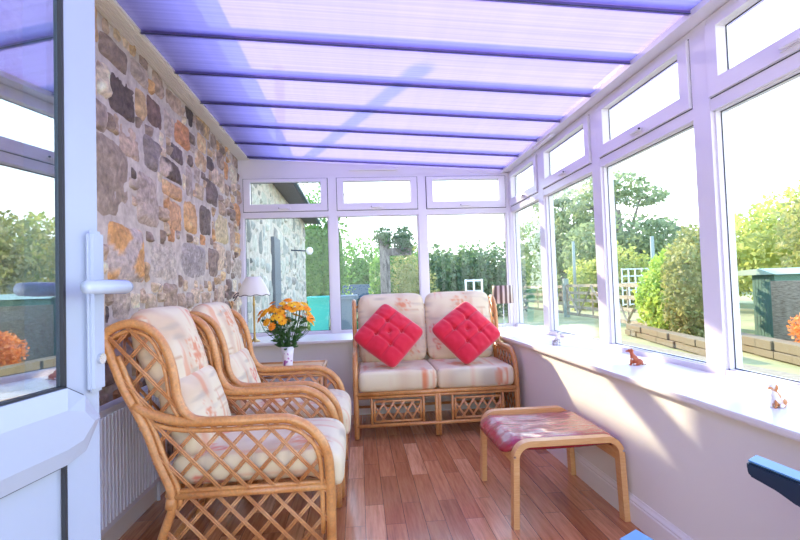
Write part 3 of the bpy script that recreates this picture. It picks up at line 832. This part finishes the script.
tag(vs, 'tapered white china vase with purple pattern on the side table', 'vase')
bq = empty('flower_bouquet', (-.535, 3.76, .73), label='bunch of orange daisy flowers standing in the white vase', cat='flowers')
rnd = random.Random(5)
heads = []
tries = 0
while len(heads) < 62 and tries < 4000:
    tries += 1
    a, b = rnd.uniform(0, 2*PI), rnd.uniform(0, 1)**.5
    p = V((.205*b*math.cos(a)-.01, .14*b*math.sin(a), .20+.13*math.sqrt(max(0, 1-b*b))+rnd.uniform(-.045, .03)))
    if all((p-q).length > .031 for q in heads): heads.append(p)
def bloom_mesh(kind):
    bm = B(); cl = bm.loops.layers.float_color.new('Col'); r = random.Random(kind)
    cols = [s2l(250, 176, 20), s2l(252, 150, 16), s2l(250, 196, 40)][kind % 3]
    for ring, (n, L, w, lift) in enumerate([(15, .030, .0062, .004), (11, .021, .0055, .009), (7, .012, .0048, .011)]):
        for k in range(n):
            a = 2*PI*k/n+ring*.2+r.uniform(-.1, .1); d = V((math.cos(a), math.sin(a), 0)); s = V((-d.y, d.x, 0)); l = L*r.uniform(.88, 1.08)
            pts = [d*.002+V((0, 0, lift*.3)), d*l*.5+s*w+V((0, 0, lift)), d*l+s*w*.5+V((0, 0, lift*.7)), d*l-s*w*.5+V((0, 0, lift*.7)), d*l*.5-s*w+V((0, 0, lift))]
            f = bm.faces.new([bm.verts.new(p) for p in pts])
            for lo in f.loops: lo[cl] = (*[min(1, c*r.uniform(.9, 1.1)) for c in cols], 1)
    vv = ellipsoid(bm, (0, 0, .008), (.008, .008, .006), 1)
    for v_ in vv:
        for lo in v_.link_loops: lo[cl] = (*s2l(215, 120, 15), 1)
    me = bpy.data.meshes.new('flower_head'); bm.to_mesh(me); bm.free(); me.materials.append(M['flower']); return me
bms = [bloom_mesh(k) for k in range(3)]
for i, p in enumerate(heads):
    o = bpy.data.objects.new('flower_head', bms[i % 3]); COL.objects.link(o); o.parent = bq
    o.location = p; d = (p-V((0, 0, .08))).normalized()+V((0, -.35, 0)); o.rotation_euler = d.to_track_quat('Z', 'Y').to_euler(); o.scale = (1.02+rnd.uniform(-.15, .15),)*3
bm = B()
for p in heads:
    e = V((p.x*.12, p.y*.12, -.05))
    tube(bm, smoothpath([e, V((p.x*.3, p.y*.3, .04)), V((p.x*.8, p.y*.8, p.z*.6)), p-V((0, 0, .004))], 3), .0018, 5)
new_obj('stem', bm, M['stemgreen'], bq)
bm = B()
for k in range(230):
    a = rnd.uniform(0, 2*PI); z = rnd.uniform(.0, .22); r_ = rnd.uniform(.02, .05+z*.6)
    c = V((r_*math.cos(a), r_*.75*math.sin(a), z)); d = V((math.cos(a)+rnd.uniform(-.5, .5), math.sin(a)+rnd.uniform(-.5, .5), rnd.uniform(-.3, .9))).normalized()
    s = d.orthogonal().normalized(); s.rotate(Matrix.Rotation(rnd.uniform(0, 6), 3, d)); L = rnd.uniform(.03, .055); w_ = L*.26
    bm.faces.new([bm.verts.new(q) for q in (c, c+d*L*.35+s*w_, c+d*L*.7+s*w_*.7, c+d*L, c+d*L*.7-s*w_*.7, c+d*L*.35-s*w_)])
new_obj('leaf', bm, M['stemgreen'], bq).__setitem__('kind', 'stuff')

# ---------------------------------------------------------------- lamps on the far sill
lp = empty('table_lamp', (-.975, 4.76, HS), label='brass table lamp with domed white shade on the far left sill', cat='lamp')
bm = B(); lathe(bm, [(.05, 0), (.052, .006), (.04, .014), (.018, .024), (.012, .04), (.009, .06), (.011, .075), (.0085, .09), (.0085, .33), (.013, .345), (.009, .36), (.007, .40), (.007, .44)], seg=20)
new_obj('stem', bm, M['brass'], lp, True)
bm = B(); lathe(bm, [(.148, .425), (.15, .43), (.134, .47), (.108, .53), (.083, .575), (.066, .602), (.062, .602), (.079, .575), (.104, .53), (.130, .47), (.145, .428)], seg=40, wob=lambda k, z: .012*math.sin(k*PI*10/20) if z < .45 else .003*math.sin(k*PI/2))
sh = new_obj('lamp_shade', bm, M['shade_white'], lp, True)
bm = B()
tube(bm, [(.15*math.cos(a), .15*math.sin(a), .430+.006*math.sin(a*9)) for a in [2*PI*k/48 for k in range(49)]], .0035, 6)
tube(bm, smoothpath([(-.14, -.05, .43), (-.17, -.07, .41), (-.15, -.08, .44), (-.12, -.08, .46), (-.14, -.06, .42), (-.165, -.07, .385)], 5), .0045, 6)
new_obj('ribbon', bm, mat('dark_ribbon', s2l(96, 84, 84), .8), sh, True)
bm = B(); tube(bm, smoothpath([(0, -.05, .005), (.01, -.12, .006), (.012, -.163, .004), (.013, -.168, -.03), (.010, -.112, -.12), (.012, -.112, -.4), (.012, -.112, -.66)], 5), .003, 6)
new_obj('cord', bm, M['white'], lp, True)

l2 = empty('table_lamp', (1.425, 4.87, HS), label='small table lamp with striped brown drum shade in the far right corner', cat='lamp')
bm = B(); lathe(bm, [(.10, .27), (.102, .272), (.102, .442), (.10, .444), (.097, .44), (.097, .274)], seg=36); new_obj('lamp_shade', bm, M['stripe'], l2, True)
bm = B(); lathe(bm, [(.05, 0), (.052, .008), (.03, .014), (.012, .02), (.022, .045), (.026, .07), (.012, .1), (.007, .12), (.007, .3)], seg=20); new_obj('stem', bm, M['clear'], l2, True)
bm = B(); tube(bm, [(0, 0, .1), (0, 0, .40)], .004, 8)
for a in (0, 2.1, 4.2): tube(bm, [(0, 0, .4), (.099*math.cos(a), .099*math.sin(a), .41)], .002, 5)
new_obj('rod', bm, M['chrome'], l2, True)

# ---------------------------------------------------------------- china dogs
def figure(name, loc, rz, s, m, label, cat, parts, group=None):
    bm = B()
    for c, r, rot in parts:
        ellipsoid(bm, V((c[0]*1.25, c[1]*1.1, c[2]))*s, [r[0]*s*1.25, r[1]*s*1.15, r[2]*s], 3, Matrix.Rotation(math.radians(rot), 4, 'Y') if rot else None)
    o = new_obj(name, bm, m, None, True); o.location = loc; o.rotation_euler = (0, 0, rz)
    rm = o.modifiers.new('r', 'REMESH'); rm.mode = 'VOXEL'; rm.voxel_size = .0022; rm.use_smooth_shade = True
    sm = o.modifiers.new('s', 'SMOOTH'); sm.iterations = 4; sm.factor = .5
    return tag(o, label, cat, group)
SIT = [((0, 0, .30), (.16, .15, .30), 20), ((-.14, 0, .19), (.20, .19, .19), 0), ((.08, 0, .46), (.13, .13, .20), 10), ((.13, 0, .66), (.09, .09, .14), 15),
       ((.16, 0, .82), (.13, .11, .12), 0), ((.29, 0, .79), (.11, .055, .055), 8), ((.12, .10, .80), (.045, .035, .12), 0), ((.12, -.10, .80), (.045, .035, .12), 0),
       ((.16, .07, .20), (.05, .05, .20), -4), ((.16, -.07, .20), (.05, .05, .20), -4), ((.20, .07, .03), (.075, .05, .035), 0), ((.20, -.07, .03), (.075, .05, .035), 0),
       ((-.02, .16, .07), (.15, .06, .07), 0), ((-.02, -.16, .07), (.15, .06, .07), 0), ((-.34, .02, .05), (.14, .045, .045), 0)]
figure('dog_figurine', (1.43, 1.63, HS), PI+.25, .088, M['dog_tan'], 'small white china dog with tan patches sitting on the near right sill', 'figurine', SIT, 'china dogs on the right sill')
figure('dog_figurine', (1.465, 2.585, HS), PI-.35, .095, M['dog_rust'], 'small rust brown and white china dog on the sill by the third window', 'figurine', SIT, 'china dogs on the right sill')
figure('dog_figurine', (1.43, 3.56, HS), -PI/2+.3, .105, M['dog_grey'], 'small greyish white china figurine on the sill beyond the rust brown dog', 'figurine', SIT, 'china dogs on the right sill')

# ---------------------------------------------------------------- reclining chair at the lower right (mostly out of view)
fd = V((-.52, .85, 0)).normalized()
rc = empty('recliner_chair', (.86, .84, 0), rz=math.atan2(fd.y, fd.x), label='dark blue reclining chair at the lower right corner, only its arm tips in view', cat='chair')
# local: +x forward, +y left
inv = Matrix.Rotation(-math.atan2(fd.y, fd.x), 4, 'Z')
tipR = inv @ (V((.975, 1.205, 0))-V((.86, .84, 0))); tipL = inv @ (V((.468, .885, 0))-V((.86, .84, 0)))
sl = .2
for tip in (tipR, tipL):
    bm = B(); L = .36
    prof = [(0, -.004), (0, .012+.002), (-.03, .0), (-L, -L*sl), (-L, -L*sl-.05), (-.09, -.062-.018), (-.05, -.05), (-.012, -.032)]
    prof = [(0, -.018), (.0, .0), (-L, -L*sl), (-L, -L*sl-.055), (-.10, -.078), (-.06, -.055), (-.004, -.034)]
    fs = prism(bm, [(tip.x+a, tip.y-.03, .688+b) for a, b in prof], (0, .06, 0))
    es = list({e for f in fs for e in f.edges}); bmesh.ops.bevel(bm, geom=es, offset=.004, segments=2, affect='EDGES')
    ar = new_obj('armrest', bm, M['navy'], rc)
    bm = B(); prism(bm, [(tip.x-.004, tip.y-.027, .6895), (tip.x-L, tip.y-.027, .6895-L*sl), (tip.x-L, tip.y+.027, .6895-L*sl), (tip.x-.004, tip.y+.027, .6895)], (0, 0, .004))
    new_obj('arm_top_sheen', bm, M['arm_sheen'], ar)  # thin pale sheet painting the reflection on the dark blue arm
    bm = B(); tube(bm, smoothpath([(tip.x-.12, tip.y, .64), (tip.x-.12, tip.y, .05), (tip.x-.15, tip.y, .014), (tip.x-.31, tip.y, .014), (tip.x-.34, tip.y, .05), (tip.x-.34, tip.y, .6)], 4), .014, 8)
    new_obj('leg', bm, M['navy'], rc, True)
ym = (tipR.y+tipL.y)/2
bm = B(); box(bm, (tipR.x-.44, ym-.23, .34), (tipR.x-.12, ym+.23, .43), bev=.02); new_obj('seat', bm, M['navy'], rc)
bm = B(); prism(bm, [(tipR.x-.40, ym-.23, .43), (tipR.x-.46, ym-.23, .43), (tipR.x-.56, ym-.23, .92), (tipR.x-.50, ym-.23, .92)], (0, .46, 0)); new_obj('backrest', bm, M['navy'], rc)

# ---------------------------------------------------------------- outside
bm = B(); box(bm, (XW+.1, -4, -.12), (60, 80, -.05)); box(bm, (-30, YW+.1, -.12), (XW+.1, 80, -.05)); struct('ground', bm, M['grass'], label='rough grass outside the conservatory')
bm = B(); box(bm, (XW+.1, -4, -.05), (5.1, 9.5, -.02)); box(bm, (XL-.4, YW+.1, -.05), (XW+.1, 15, -.02)); struct('path', bm, M['gravel'], label='pale concrete path outside the windows')
# house eave and roof
bm = B(); prism(bm, [(XL-.3, YN-1, 2.78), (-.93, YN-1, 2.76), (-.93, YN-1, 2.83), (XL-.3, YN-1, 2.83)], (0, 13.2-YN, 0)); struct('trim_7', bm, M['soffit'], label='dark boxed eave of the house outside')
bm = B(); prism(bm, [(-.93, YN-1, 2.82), (-.93, YN-1, 2.84), (-5.0, YN-1, 5.2), (-5.0, YN-1, 2.82)], (0, 13.2-YN, 0)); struct('roof_house', bm, M['slate'], label='slate roof of the house')
bm = B(); tube(bm, [(-.91, YN-1, 2.80), (-.91, 12.3, 2.80)], .035, 10)
tag(new_obj('gutter', bm, M['gutter'], None, True), 'dark rain gutter along the house eave outside the far left window', 'gutter')
bm = B(); tube(bm, [(-.90, 6.2, 2.99), (-.90, 6.2, 3.9)], .06, 10); tube(bm, [(-.90, 6.2, 3.9), (-.90, 6.2, 3.93)], .075, 10)
tag(new_obj('vent_pipe', bm, M['gutter'], None, True), 'dark vent pipe standing up from the house eave', 'pipe')
# shuttered opening in the outside stone wall
bm = B(); box(bm, (XL-.02, 7.3, .35), (XL+.03, 7.85, 1.95)); struct('window_20', bm, mat('dark_opening', s2l(110, 112, 118), .6), label='narrow dark window in the outside stone wall')
bm = B(); lathe(bm, [(.001, -.07), (.04, -.06), (.062, -.02), (.065, 0), (.06, .03), (.035, .06), (.001, .07)], seg=20)
o = new_obj('wall_lamp', bm, M['ceramic'], None, True); o.location = (-.86, 9.1, 1.87); tag(o, 'round white globe lamp on the outside stone wall', 'lamp')
bm = B(); tube(bm, [(-.33, 0, .02), (-.05, 0, .0)], .012, 8); new_obj('bracket', bm, M['gutter'], o)

def wheelie(loc, rz, m, label, group='wheelie bins outside the far windows'):
    r = empty('wheelie_bin', loc, rz, label=label, cat='bin', group=group)
    bm = B(); a, b = [(-.22, -.25), (.22, -.25), (.22, .25), (-.22, .25)], [(-.28, -.33), (.28, -.33), (.28, .33), (-.28, .33)]
    lo = [bm.verts.new((x, y, .05)) for x, y in a]; hi = [bm.verts.new((x, y, .98)) for x, y in b]
    bm.faces.new(lo[::-1]); bm.faces.new(hi)
    for k in range(4): bm.faces.new((lo[k], lo[(k+1) % 4], hi[(k+1) % 4], hi[k]))
    box(bm, (-.3, -.36, .94), (.3, .36, .99)); new_obj('body', bm, m, r)
    bm = B(); box(bm, (-.3, -.37, .99), (.3, .37, 1.05), bev=.03); tube(bm, [(-.25, .42, .98), (.25, .42, .98)], .02, 8); new_obj('lid', bm, m, r)
    for s in (-1, 1):
        bm = B(); tube(bm, [(s*.20, .26, .1), (s*.25, .26, .1)], .1, 14); new_obj('wheel', bm, M['black'], r)
wheelie((-1.06, 13.6, -.05), 0, M['teal'], 'turquoise wheelie bin outside the far left window')
wheelie((-.33, 14.2, -.05), 0, M['greyplastic'], 'blue grey wheelie bin outside the middle far window')
bm = B(); lathe(bm, [(.10, 0), (.15, .3), (.155, .3), (.13, .29), (.09, .02)], seg=18)
o = new_obj('plant_tub', bm, M['green'], None, True); o.location = (.07, 6.6, .42); tag(o, 'bright green tub on a stand outside behind the sofa', 'tub')
bm = B(); box(bm, (-.2, -.2, -.44), (.2, .2, 0)); new_obj('stand', bm, M['oldwood'], o)

# foliage -------------------------------------------------------
def leaves(bm, blobs, n, size, rnd, shell=.75, aspect=.6):
    tot = sum(b[1][0]*b[1][1]+b[1][1]*b[1][2]+b[1][0]*b[1][2] for b in blobs)
    for c, r in blobs:
        k = int(n*(r[0]*r[1]+r[1]*r[2]+r[0]*r[2])/tot)
        for _ in range(k):
            d = V((rnd.gauss(0, 1), rnd.gauss(0, 1), rnd.gauss(0, 1))).normalized()
            t = shell+(1.22-shell)*rnd.random()**.8
            t *= 1+.22*noise.noise(d*3+V(c))
            p = V((c[0]+d.x*r[0]*t, c[1]+d.y*r[1]*t, c[2]+d.z*r[2]*t))
            a = V((rnd.gauss(0, 1), rnd.gauss(0, 1), rnd.gauss(0, 1)+.3)).normalized(); b = a.orthogonal().normalized(); b.rotate(Matrix.Rotation(rnd.uniform(0, 6), 3, a))
            s = size*rnd.uniform(.6, 1.3)
            bm.faces.new([bm.verts.new(q) for q in (p-a*s*.5, p+b*s*aspect*.5, p+a*s*.5, p-b*s*aspect*.5)])
def shrub(name, blobs, n, size, m, label, cat, group=None, core=.64, seed=1, trunk=None, branches=()):
    rnd = random.Random(seed); base = V((sum(b[0][0] for b in blobs)/len(blobs), sum(b[0][1] for b in blobs)/len(blobs), -.05))
    r = empty(name, base, label=label, cat=cat, group=group)
    bl = [((c[0]-base.x, c[1]-base.y, c[2]-base.z), rr) for c, rr in blobs]
    bm = B(); leaves(bm, bl, n, size, rnd)
    if core:
        for c, rr in bl:
            vs_ = ellipsoid(bm, c, [q*core for q in rr], 2)
            for v_ in vs_: v_.co += (v_.co-V(c))*.25*noise.noise(v_.co*2.5+base)
    new_obj('foliage', bm, m, r)
    if trunk:
        x, y, h, rad_ = trunk
        bm = B(); q = [V((x-base.x, y-base.y, .0)), V((x-base.x+.05*h*rnd.uniform(-1, 1), y-base.y, h*.4)), V((x-base.x, y-base.y, h))]
        q = smoothpath(q, 4); tube(bm, q, rad_, 8, rs=[rad_*(1-.6*i/len(q)) for i in range(len(q))])
        for e in branches or [b[0] for b in bl]:
            e = V(e); s = V((x-base.x, y-base.y, h*rnd.uniform(.45, .95)))
            mid = (s+e)/2+V((0, 0, -.08*(e-s).length))
            tube(bm, smoothpath([s, mid, e], 4), rad_*.3, 5, rs=[rad_*.42*(1-.08*i) for i in range(9)])
        new_obj('trunk', bm, M['bark'], r, True)
    return r
def wallblobs(x0, y0, x1, y1, n, h0, h1, w, seed):
    rnd = random.Random(seed); out = []
    for k in range(n):
        t = (k+.5)/n; h = rnd.uniform(h0, h1)
        out.append(((x0+(x1-x0)*t, y0+(y1-y0)*t, h*.45), (w*rnd.uniform(.8, 1.2), w*rnd.uniform(.8, 1.2), h*.55)))
    return out
# hedge seen past the house corner
shrub('hedge', wallblobs(-2.0, 15.9, -.62, 15.9, 3, 4.0, 4.6, .55, 1), 5200, .12, M['leaf_hedge'], 'tall green hedge beyond the end of the stone house wall', 'hedge', seed=3)
shrub('hedge', wallblobs(-2.2, 25, 1.4, 25, 4, 3.0, 3.6, .9, 2), 4200, .2, M['leaf_hedge'], 'tall green hedge behind the dark parked car', 'hedge', seed=31)
shrub('hedge', wallblobs(.75, 15.5, 1.9, 15.5, 3, 1.9, 2.4, .45, 2), 4200, .13, M['leaf_hedge'], 'mid green hedge right of the ivy covered post', 'hedge', seed=4)
shrub('hedge', wallblobs(2.0, 18, 5.9, 19, 6, 2.2, 2.6, .9, 6), 8000, .17, M['leaf_dark'], 'dark green hedge outside the right far window', 'hedge', seed=5)
shrub('shrub', [((1.25, 12.6, 1.1), (.4, .4, 1.05)), ((1.6, 12.8, .8), (.4, .4, .8))], 2600, .09, M['leaf_brown'], 'loose yellowish shrub beside the ivy covered post', 'shrub', seed=7)
shrub('shrub', [((.75, 17.8, 1.2), (.3, .4, 1.2)), ((.95, 17.8, 1.0), (.3, .4, 1.0))], 2200, .09, M['leaf_hedge'], 'green shrub far behind the ivy covered post', 'shrub', seed=8)
# ivy post with flat cap
pr = empty('garden_post', (.62, 11.5, -.05), label='tall old timber post with ivy at its head outside the middle far window', cat='post')
bm = B(); box(bm, (-.11, -.11, 0), (.11, .11, 2.35)); box(bm, (-.1, -.09, 1.95), (.62, .09, 2.12)); new_obj('post', bm, M['bark'], pr)
bm = B(); leaves(bm, [((.0, 0, 2.35), (.22, .2, .22)), ((.45, 0, 2.3), (.22, .2, .3))], 900, .08, random.Random(3)); ellipsoid(bm, (0, 0, 2.35), (.16, .14, .16)); ellipsoid(bm, (.45, 0, 2.3), (.16, .14, .2)); new_obj('ivy', bm, M['leaf_dark'], pr).__setitem__('kind', 'stuff')
# parked car
car = empty('car', (.0, 19.5, -.05), rz=PI/2+.25, label='dark car parked outside the middle far window', cat='car')
bm = B(); prism(bm, [(-1.0, -.8, .35), (-1.0, -.8, .85), (-.45, -.8, .95), (-.2, -.8, 1.38), (.75, -.8, 1.40), (1.05, -.8, .98), (1.1, -.8, .35)], (0, 1.6, 0))
bmesh.ops.bevel(bm, geom=list(bm.edges), offset=.05, segments=2, affect='EDGES'); new_obj('body', bm, M['car'], car)
bm = B(); box(bm, (-.22, -.815, 1.0), (.78, -.80, 1.3)); new_obj('side_window', bm, M['carglass'], car)
for x in (-.65, .7):
    for y in (-.72, .72):
        bm = B(); tube(bm, [(x, y-.1, .32), (x, y+.1, .32)], .32, 18); new_obj('wheel', bm, M['black'], car)
# white gate beyond the right far window and the metal gate outside the third right window
def gate(name, p, q, h, bars_, m, label, cat, posts=True, brace=False, z0=.15, bw=.03, verts=5):
    p, q = V(p), V(q); r = empty(name, p, label=label, cat=cat)
    d = q-p; L = d.length; a = math.atan2(d.y, d.x); r.rotation_euler = (0, 0, a)
    bm = B()
    for k in range(bars_):
        z = z0+(h-z0)*k/(bars_-1); box(bm, (0, -.015, z-bw), (L, .015, z+bw))
    new_obj('rails', bm, m, r)
    bm = B()
    for k in range(verts):
        x = L*k/(verts-1); box(bm, (x-.02, -.02, z0-.04), (x+.02, .02, h+.03))
    if brace:
        for k in range(verts-1):
            x = L*k/(verts-1); x2 = L*(k+1)/(verts-1); tube(bm, [(x, -.03, z0), (x2, -.03, h)] if k % 2 else [(x, -.03, h), (x2, -.03, z0)], .03, 4)
    new_obj('uprights', bm, m, r)
    if posts:
        for x in (-.1, L+.1):
            bm = B(); box(bm, (x-.08, -.08, -.0), (x+.08, .08, h+.25), bev=.01); new_obj('post', bm, M['greypole'], r)
    return r
gate('garden_gate', (2.6, 12.0, -.05), (3.0, 12.0, -.05), 1.32, 3, M['white'], 'small white gate on the grass outside the right far window', 'gate', posts=False, verts=3, z0=.8, bw=.022)
gate('field_gate', (9.85, 18.0, -.05), (10.9, 18.0, -.05), 1.62, 6, M['white'], 'white metal field gate beyond the timber fence', 'gate', posts=False, bw=.022, verts=5, z0=.3)
gate('field_gate', (7.1, 16.6, -.05), (6.9, 13.4, -.05), 1.08, 5, M['oldwood'], 'weathered timber gate with diagonal braces outside the second right window', 'gate', brace=True, bw=.045, verts=4)
gate('timber_fence', (6.85, 13.1, -.05), (6.65, 11.1, -.05), 1.08, 4, M['oldwood'], 'weathered timber rail fence outside the third right window', 'fence', brace=True, posts=False, bw=.05, verts=3)
gate('timber_fence', (7.4, 24, -.05), (7.2, 17.2, -.05), 1.05, 4, M['oldwood'], 'weathered timber rail fence outside the far right corner window', 'fence', posts=False, bw=.05, verts=6)
for (x, y, h, m, lab) in ((9.0, 20.2, 2.9, M['greypole'], 'grey telegraph pole outside the second right window'), (9.5, 15.4, 2.6, M['greypole'], 'green grey pole right of the tall tree')):
    bm = B(); tube(bm, [(0, 0, 0), (0, 0, h)], .09, 8, rs=[.075, .06])
    o = new_obj('telegraph_pole', bm, m, None, True); o.location = (x, y, -.05); tag(o, lab, 'pole')
# trees on the right
T1 = [((13.2, 24.6, 6.0), (1.5, 1.5, .55)), ((12.2, 25.4, 5.1), (1.0, 1.0, .5)), ((14.2, 23.8, 5.3), (1.1, 1.1, .38)), ((13.4, 24.2, 3.3), (2.3, 2.0, .9)), ((14.5, 23.2, 2.9), (1.3, 1.3, 1.2)), ((12.4, 25.2, 2.6), (1.5, 1.3, 1.3)), ((13.6, 24.3, 2.0), (2.0, 1.4, 1.2))]
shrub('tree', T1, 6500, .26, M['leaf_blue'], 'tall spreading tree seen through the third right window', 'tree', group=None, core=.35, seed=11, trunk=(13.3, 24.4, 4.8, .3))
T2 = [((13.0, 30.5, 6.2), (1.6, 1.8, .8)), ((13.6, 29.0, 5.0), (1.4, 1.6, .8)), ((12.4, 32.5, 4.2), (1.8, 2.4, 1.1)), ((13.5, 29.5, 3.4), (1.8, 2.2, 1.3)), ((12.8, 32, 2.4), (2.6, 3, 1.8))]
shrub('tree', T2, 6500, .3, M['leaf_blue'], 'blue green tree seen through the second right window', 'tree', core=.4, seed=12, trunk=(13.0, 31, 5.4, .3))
shrub('shrub', [((6.45, 10.1, .72), (.45, .55, .68)), ((6.35, 9.6, .55), (.42, .5, .55)), ((6.8, 10.3, 1.15), (.4, .5, .6))], 5200, .12, M['leaf_lime'], 'bright lime green bush behind the low garden wall', 'bush', seed=13)
shrub('shrub', [((6.05, 8.75, .85), (.36, .40, .80)), ((6.5, 9.3, 1.15), (.42, .45, .85)), ((6.95, 9.7, 1.45), (.42, .45, .62))], 6500, .10, M['leaf_brown'], 'large olive and brown bush next to the lime green one', 'bush', seed=14)
shrub('shrub', [((6.38, 6.45, .36), (.30, .30, .30)), ((6.55, 6.25, .50), (.26, .28, .24)), ((6.75, 6.2, .35), (.3, .3, .3))], 3600, .07, M['leaf_orange'], 'orange maple bush outside the near right window', 'bush', seed=15)
shrub('tree', [((13.5, 16.8, 1.9), (1.4, 1.7, 1.2)), ((13.0, 15.0, 2.0), (1.3, 1.5, 1.1)), ((15.4, 15.6, 2.7), (1.5, 1.6, 1.4))], 6500, .2, M['leaf_yellow'], 'yellow green tree rising above the shed', 'tree', seed=16, core=.6, trunk=(13.8, 15, 1.5, .15))
shrub('tree', [((12.5, 11.8, 2.2), (1.2, 1.3, 1.2)), ((12.2, 10.4, 2.1), (1.3, 1.3, 1.1))], 4500, .17, M['leaf_brown'], 'olive tree at the far right above the shed roof', 'tree', seed=17, core=.6, trunk=(12.3, 11, 1.5, .12))
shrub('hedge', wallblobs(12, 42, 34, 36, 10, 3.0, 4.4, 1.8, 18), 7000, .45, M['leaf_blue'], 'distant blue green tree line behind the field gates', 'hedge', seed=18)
shrub('hedge', wallblobs(9.6, 21, 11.8, 19.4, 4, 1.9, 2.5, .8, 21), 4500, .2, M['leaf_yellow'], 'yellow green hedge behind the lime green bush', 'hedge', seed=19)
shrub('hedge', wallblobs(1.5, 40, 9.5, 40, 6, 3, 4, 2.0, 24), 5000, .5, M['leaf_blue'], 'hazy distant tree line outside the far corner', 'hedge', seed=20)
shrub('hedge', wallblobs(4.9, 22, 6.3, 27, 5, 2.0, 3.0, .8, 27), 4200, .2, M['leaf_hedge'], 'green bushes outside the far right corner window', 'hedge', seed=22)
# planter wall
bm = B(); rnd = random.Random(9)
def garden_wall(p, q, h, name, label):
    r = random.Random(4); bm = B(); p, q = V(p), V(q); d = q-p; L = d.length; z = 0
    while z < h:
        hh = r.uniform(.10, .16); x = -r.uniform(0, .2)
        while x < L:
            w_ = r.uniform(.25, .6); a = max(0, x); b = min(L, x+w_-.012)
            if b-a > .04: box(bm, (a, -.12+r.uniform(-.02, .02), z), (b, .12, min(z+hh-.01, h+.03)), bev=.012)
            x += w_
        z += hh
    o = new_obj(name, bm, M['oldstone']); o.location = p; o.rotation_euler = (0, 0, math.atan2(d.y, d.x)); tag(o, label, 'wall')
garden_wall((5.95, 10.6, -.03), (5.22, 6.9, -.03), .20, 'garden_wall', 'low wall of pale stone blocks in front of the lime green bush')
garden_wall((6.35, 8.3, -.03), (5.35, 4.2, -.03), .24, 'garden_wall', 'low wall of pale stone blocks in front of the shed and maple')
# shed
sh_ = empty('garden_shed', (8.1, 9.2, -.05), label='green timber garden shed with shallow pale roof outside the near right window', cat='shed')
bm = B(); box(bm, (-.3, -.42, 0), (1.2, .12, 1.25))
for k in range(7): box(bm, (-.315, -.42+k*.078, 0), (-.3, -.42+k*.078+.068, 1.22))
new_obj('body', bm, M['shed'], sh_)
bm = B()
for y in (1.05, .95): box(bm, (-.3, y-.05, 0), (-.2, y+.05, 1.2))
box(bm, (-.28, .12, .55), (-.22, 1.0, .65)); box(bm, (-.28, .12, .05), (-.22, 1.0, .12)); box(bm, (.9, .12, 0), (.95, 1.0, 1.2)); new_obj('open_frame', bm, M['shed'], sh_)
bm = B(); prism(bm, [(-.4, -.55, 1.22), (-.4, -.15, 1.34), (-.4, 1.15, 1.28), (-.4, 1.15, 1.22)], (1.7, 0, 0)); new_obj('roof', bm, M['shedroof'], sh_)
bm = B(); box(bm, (7.5, 6.0, -.05), (7.6, 8.55, 1.05)); 
tag(new_obj('garden_fence', bm, M['oldwood']), 'weathered board fence right of the green shed', 'fence')

# ---------------------------------------------------------------- light
sun = bpy.data.lights.new('sun', 'SUN'); sun.energy = 4.4; sun.angle = math.radians(.8); sun.color = (1, .80, .56)
so = bpy.data.objects.new('sun', sun); COL.objects.link(so)
so.rotation_euler = V((.405, -1, -.45)).to_track_quat('-Z', 'Y').to_euler()
w = bpy.data.worlds.new('sky'); scene.world = w; w.use_nodes = True; nt = w.node_tree
bg = nt.nodes['Background']
tc = nt.nodes.new('ShaderNodeTexCoord'); sx = nt.nodes.new('ShaderNodeSeparateXYZ'); cr = nt.nodes.new('ShaderNodeValToRGB')
nt.links.new(tc.outputs['Generated'], sx.inputs[0]); nt.links.new(sx.outputs['Z'], cr.inputs[0]); nt.links.new(cr.outputs[0], bg.inputs[0])
el = cr.color_ramp.elements
el[0].position = 0; el[0].color = (1, 1, 1, 1); el[1].position = 1; el[1].color = (.36, .52, 1, 1)
for p, c in ((.16, (.86, .94, 1, 1)), (.40, (.55, .74, 1.0, 1))):
    e = el.new(p); e.color = c
bg.inputs['Strength'].default_value = 1.6
vs_ = scene.view_settings; vs_.view_transform = 'Standard'; vs_.look = 'None'; vs_.gamma = 1; vs_.exposure = 1.55
try: vs_.use_curve_mapping = False
except Exception: pass
scene.cycles.max_bounces = 8; scene.cycles.transparent_max_bounces = 24; scene.cycles.diffuse_bounces = 5
scene.cycles.sample_clamp_indirect = 4
